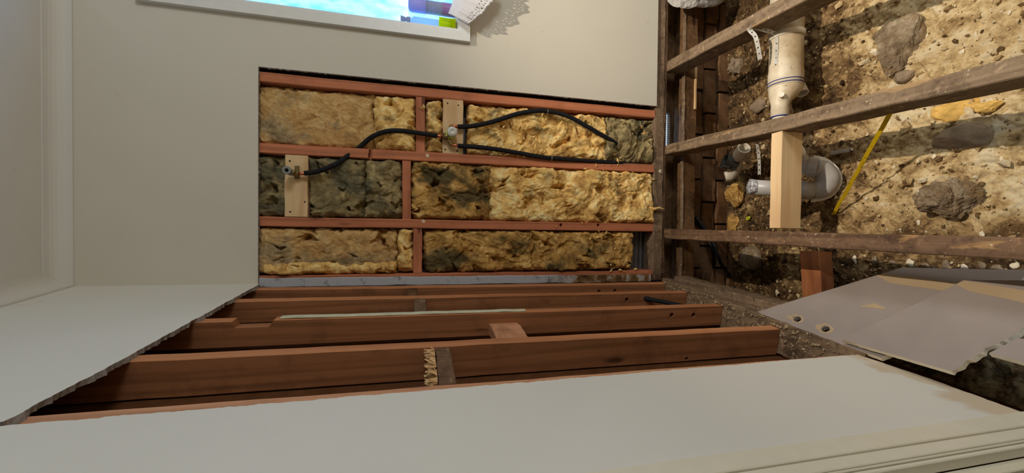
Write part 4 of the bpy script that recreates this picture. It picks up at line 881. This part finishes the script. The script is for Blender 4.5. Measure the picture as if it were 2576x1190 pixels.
# tee with milky cap
t_ = thing('mixer_body', PB(1130, 342, 0), 'brass tee with a milky round cap and lime ring on the pine block', 'fitting')
yy = -0.020
tube('brass_barrel', [PB(1114, 343, yy), PB(1134, 345, yy)], 0.0135, M['brass'], t_, 16); tube('brass_arm', [PB(1130, 343, yy), PB(1132, 326, yy), PB(1136, 317, yy)], 0.0085, M['brass'], t_, 12)
tube('brass_arm', [PB(1128, 345, yy), PB(1132, 358, yy), PB(1137, 366, yy)], 0.0090, M['brass'], t_, 12)
cc = PB(1135, 336, -0.030)
lathe('lime_ring', cc + np.array([0.0, 0.012, 0.0]) , (0, -1, 0), [(0, 0.0205), (0.010, 0.0225), (0.014, 0.0225), (0.015, 0.020)], M['limeplastic'], t_, 24)
lathe('round_cap', cc + np.array([0.004, -0.002, -0.003]), (0, -1, 0), [(0, 0.0215), (0.014, 0.0215), (0.020, 0.0190), (0.023, 0.011), (0.0235, 0.0095), (0.0215, 0.009), (0.0215, 0.001)], M['whitecap'], t_, 28, True)
# open tap fitting
t_ = thing('tap_fitting', PB(735, 436, 0), 'brass elbow with an open grey bung, screwed to the pine block', 'fitting')
tube('brass_elbow', [PB(752, 437, -0.022), PB(742, 436, -0.022), PB(733, 434, -0.035)], 0.0115, M['brass'], t_, 16)
box('wing_plate', PB(746, 420, 0.0) * np.array([1, 0, 1]) + np.array([-0.001, -0.004, -0.010]) - np.array([0.046, 0, 0]), PB(746, 420, 0.0) * np.array([1, 0, 1]) + np.array([0.004, 0.001, 0.006]), M['brass'], t_)
cc = PB(730, 433, -0.030)
lathe('bung', cc, (0.06, -1, 0.05), [(0, 0.013), (0.028, 0.013), (0.029, 0.0155), (0.036, 0.0155), (0.037, 0.013), (0.037, 0.0075), (0.012, 0.007), (0.011, 0.001)], M['bung'], t_, 24)
lathe('bore', cc + np.array([0.0007, -0.0125, 0.0006]), (0.06, -1, 0.05), [(0, 0.0068), (0.002, 0.0068)], M['darkhole'], t_, 16)  # black disc: darkness down the open bung put in as colour
# black pipe in the side wall
o1, zz1 = PS(1628, 750, 0.203); P = [LW(0.195, zz1 + 0.012, o1), LW(0.215, zz1 - 0.004, o1 - 0.002), LW(0.26, zz1 - 0.055, o1 - 0.004), LW(0.31, zz1 - 0.115, o1 - 0.010), LW(0.355, zz1 - 0.160, o1 - 0.016)]
tag(tube('lagged_pipe', P, 0.0092, M['black'], None, 14), 'black pipe coming out of the side-wall stud and dropping to the floor', 'pipe')

# ------------------------------------------------------------------ window-sill things, lace, plastic bag
ys = 0.035
def wbox(name, px0, px1, x0, x1, y0, y1, mat, parent, ch=0.004):
    za, zb3 = zb(px0, 30, ys), zb(px1, 30, ys); return box(name, (x0, y0, zb3), (x1, y1, za), mat, parent, ch=ch)
zs = p0_ + 0.058
tb = thing('lime_tub', (0.88, ys, zs), 'lime yellow plastic tub in the lower left corner of the window', 'tub')
zy = zb(1104, 55, ys)
mb = MB(); mb.box((0.858, 0.012, zs), (0.905, 0.058, zs + 0.008)); mb.box((0.858, 0.012, zs + 0.008), (0.866, 0.058, zy)); mb.box((0.897, 0.012, zs + 0.008), (0.905, 0.058, zy)); mb.box((0.866, 0.050, zs + 0.008), (0.897, 0.058, zy)); mb.box((0.866, 0.014, zs + 0.008), (0.897, 0.020, zy - 0.012)); mb.box((0.879, 0.012, zs + 0.008), (0.884, 0.050, zy))
mb.build('tub_shell', M['lime'], tb)
box('rim', (0.858, 0.010, zy - 0.006), (0.905, 0.0115, zy), M['lime'], tb, ch=0.0004); box('rim', (0.858, 0.010, zs), (0.905, 0.0115, zs + 0.012), M['lime'], tb, ch=0.0004)
cb = thing('clear_bottle', (0.886, ys, zy), 'small clear bottle with a cap, upright on the lime tub in the window', 'bottle')
zt_ = zb(1034, 50, ys); lathe('bottle_body', (0.884, 0.036, zy + 0.001), (0, 0, 1), [(0, 0.016), (0.003, 0.019), (zt_ - zy - 0.012, 0.019), (zt_ - zy - 0.002, 0.011), (zt_ - zy, 0.010)], M['clearblue'], cb, 20, True)
lathe('cap', (0.888, 0.036, zt_ + 0.002), (0, 0, 1), [(0, 0.012), (0.016, 0.011), (0.017, 0.007), (0.026, 0.010), (0.040, 0.013)], M['beige'], cb, 16)
pb = thing('violet_bottle', (0.945, ys, zs), 'violet and beige bottle standing on the window ledge behind the lace', 'bottle')
z1_, z2_, z3_ = zb(1112, 15, ys), zb(1072, 15, ys), zb(1027, 15, ys)
lathe('label_band', (0.952, 0.036, zs), (0, 0, 1), [(0, 0.024), (0.002, 0.027), (z1_ - zs, 0.027)], M['purplelabel'], pb, 24)
prof = []
nn_ = 14
for k in range(nn_ + 1): prof.append(((z2_ - z1_) * k / nn_, 0.027 - 0.0014 * (k % 2)))
lathe('ribbed_body', (0.952, 0.036, z1_), (0, 0, 1), prof, M['beige'], pb, 24)
lathe('violet_cap', (0.952, 0.036, z2_), (0, 0, 1), [(0, 0.026), (0.002, 0.028), (z3_ - z2_ - 0.014, 0.028), (z3_ - z2_ - 0.004, 0.024), (z3_ - z2_, 0.014)], M['purple'], pb, 24, True)
# lace cloth draped over the sill
H = [PB(1178, 62, -0.060), PB(1190, 50, -0.072), PB(1206, 38, -0.082), PB(1222, 20, -0.085), PB(1238, 2, -0.088), PB(1252, -20, -0.090), PB(1262, -44, -0.090)]
T_ = [PB(1128, 34, -0.028), PB(1132, 24, -0.034), PB(1138, 8, -0.036), PB(1142, -8, -0.036), PB(1150, -26, -0.036), PB(1156, -44, -0.036), PB(1162, -60, -0.036)]
Hs = smooth_path(H, 12); Ts = smooth_path(T_, 12); n = len(Hs); m = 40; V = []; Fc = []
for i in range(n):
    for j in range(m + 1):
        tt = j / m; sag = math.sin(math.pi * tt * 0.9) * 0.012; sc_ = 1.0 + (0.05 * abs(math.sin(i * 0.55)) if j == m else 0)
        p = Ts[i] * (1 - tt) + Hs[i] * tt; fold_ = 0.008 * math.sin(i * 0.33 + 0.6) * tt ** 1.3 + 0.003 * math.sin(i * 0.9) * tt
        if j == m: p = Ts[i] + (Hs[i] - Ts[i]) * (1.0 + 0.045 * abs(math.sin(i * 0.5)))
        V.append(p + np.array([0, -sag * (1 - tt) - fold_, 0.35 * sag]))
for i in range(n - 1):
    for j in range(m):
        if (j in (31, 32) and i % 4 in (1,)) or (j in (36, 37) and i % 3 == 1) or (j == 34 and i % 5 == 3): continue
        a = i * (m + 1) + j; Fc.append((a, a + 1, a + m + 2, a + m + 1))
o = tag(link('lace_cloth', V, Fc, M['lace'], smooth=True), 'white lace-edged cloth hanging over the window sill', 'cloth')
sm = o.modifiers.new('th', 'SOLIDIFY'); sm.thickness = 0.0012
# plastic bag at the top right
nU, nV_ = 60, 40; V = []; Fc = []
for i in range(nU + 1):
    for j in range(nV_ + 1):
        u = i / nU; v = j / nV_; px = 1676 + 150 * u; yb_ = 25 * math.sin(math.pi * min(1, u * 1.02)) ** 0.5 * (0.9 + 0.12 * math.sin(u * 9)); py = -90 + (yb_ + 90) * v
        q = PB(px, py, -0.075 + 0.05 * (2 * u - 1) ** 2); nz_ = float(fbm(np.array([u * 4.0 + 2]), np.array([v * 4.0]), 3, True)[0]); V.append(q + np.array([0, -0.030 * math.sin(math.pi * v) ** 0.6 - 0.012 * nz_, 0.006 * nz_]))
for i in range(nU):
    for j in range(nV_): a = i * (nV_ + 1) + j; Fc.append((a, a + 1, a + nV_ + 2, a + nV_ + 1))
o = tag(link('plastic_bag', V, Fc, M['bag'], smooth=False), 'crumpled white plastic bag bulging in beside the bottom plate, top right', 'bag'); sm = o.modifiers.new('th', 'SOLIDIFY'); sm.thickness = 0.0008

# ------------------------------------------------------------------ plasterboard offcuts leaning on the side wall
def offcut(corners, zs_, label, seed, tan=None, th=0.014, torn=(), holes=()):
    C3 = [PZ(px, py, z) for (px, py), z in zip(corners, zs_)]
    nrm = np.cross(C3[1] - C3[0], C3[-1] - C3[0]); nrm /= np.linalg.norm(nrm)
    if nrm[2] < 0: nrm = -nrm
    C3 = [C3[0]] + [p - nrm * nrm.dot(p - C3[0]) for p in C3[1:]]; rs = np.random.RandomState(seed); fr = []; bk = []; n = len(C3)
    for k in range(n):
        a, b_ = C3[k], C3[(k + 1) % n]; L = np.linalg.norm(b_ - a); m = max(2, int(L / 0.008)); d = (b_ - a) / L; sd = np.cross(d, nrm); amp = 0.0016 if k in torn else 0.00025
        jj = 0.0
        for j in range(m):
            p = a + (b_ - a) * j / m; jj = 0.7 * jj + rs.normal(0, amp); fr.append(p + sd * jj); bk.append(p - nrm * th + sd * (jj + rs.normal(0, amp)))
    t_ = thing('plasterboard_offcut', np.mean(C3, 0) - nrm * th, label, 'plasterboard')
    slab('board', fr, bk, [M['greypaper'], M['gypwhite']], t_)
    return t_, C3, nrm
tA, CA, nA = offcut([(1885, 790), (2215, 900), (2500, 800), (2600, 700), (2270, 673)], [0.022, 0.022, -0.12, -0.24, -0.19], 'grey plasterboard offcut with two broken holes, lowest of the pile', 1)
def on_plane(px, py, C3, nrm, lift=0.0): return hit(px, py, nrm, C3[0] + nrm * lift)
def band(parent, quad, C3, nrm, mat, name='lit_band'):  # tan against grey: a lit strip beside soft shadow, painted as colour
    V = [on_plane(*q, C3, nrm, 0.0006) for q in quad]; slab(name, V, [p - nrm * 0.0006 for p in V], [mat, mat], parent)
band(tA, [(2206, 694), (2222, 687), (2600, 742), (2600, 775), (2380, 732), (2240, 712)], CA, nA, M['tanpaper_lit'])
def broken_hole(parent, px, py, r, C3, nrm, seed):
    rs = np.random.RandomState(seed); c = on_plane(px, py, C3, nrm, 0.0002); e1 = C3[1] - C3[0]; e1 /= np.linalg.norm(e1); e2 = np.cross(nrm, e1); ring_o = []; ring_i = []; n = 18
    for k in range(n):
        a = 2 * math.pi * k / n; ro = r * (1.0 + 0.25 * rs.rand() + (1.3 * rs.rand() if 4 < k < 11 else 0.1)); ri = r * (0.75 + 0.2 * rs.rand()); dirn = e1 * math.cos(a) * 1.2 + e2 * math.sin(a); ring_o.append(c + dirn * ro + nrm * 0.0003); ring_i.append(c + dirn * ri + nrm * (0.0025 * rs.rand()))
    V = ring_o + ring_i; Fc = [(k, (k + 1) % n, n + (k + 1) % n, n + k) for k in range(n)]; link('torn_rim', V, Fc, M['tanpaper_lit'], parent)
    bd = [o for o in parent.children if o.name.startswith('board')][0]; bore(bd, [(c, nrm, r * 0.8, 0.06)])
broken_hole(tA, 2006, 803, 0.013, CA, nA, 3); broken_hole(tA, 2077, 828, 0.013, CA, nA, 4)
V = [on_plane(*q, CA, nA, 0.0008) for q in [(2160, 772), (2200, 762), (2228, 775), (2226, 778), (2190, 774)]]; slab('paper_tear', V, [p - nA * 0.0008 for p in V], [M['tanpaper_lit'], M['tanpaper_lit']], tA)
tB, CB, nB = offcut([(2118, 855), (2395, 935), (2600, 810), (2720, 720), (2425, 705)], [0.034, 0.034, -0.075, -0.17, -0.135], 'grey plasterboard offcut with a torn right edge, lying on top of the holed one', 2, torn=(1,))
band(tB, [(2405, 716), (2425, 706), (2650, 742), (2650, 790), (2560, 758), (2440, 733)], CB, nB, M['tanpaper_lit'])
tC, CC_, nC = offcut([(2488, 888), (2680, 940), (2760, 880), (2560, 850)], [0.012, 0.012, -0.02, -0.02], 'pale-edged plasterboard offcut at the right edge, under the torn one', 3)
for o in bpy.data.objects:
    if '_w' in o: del o['_w']
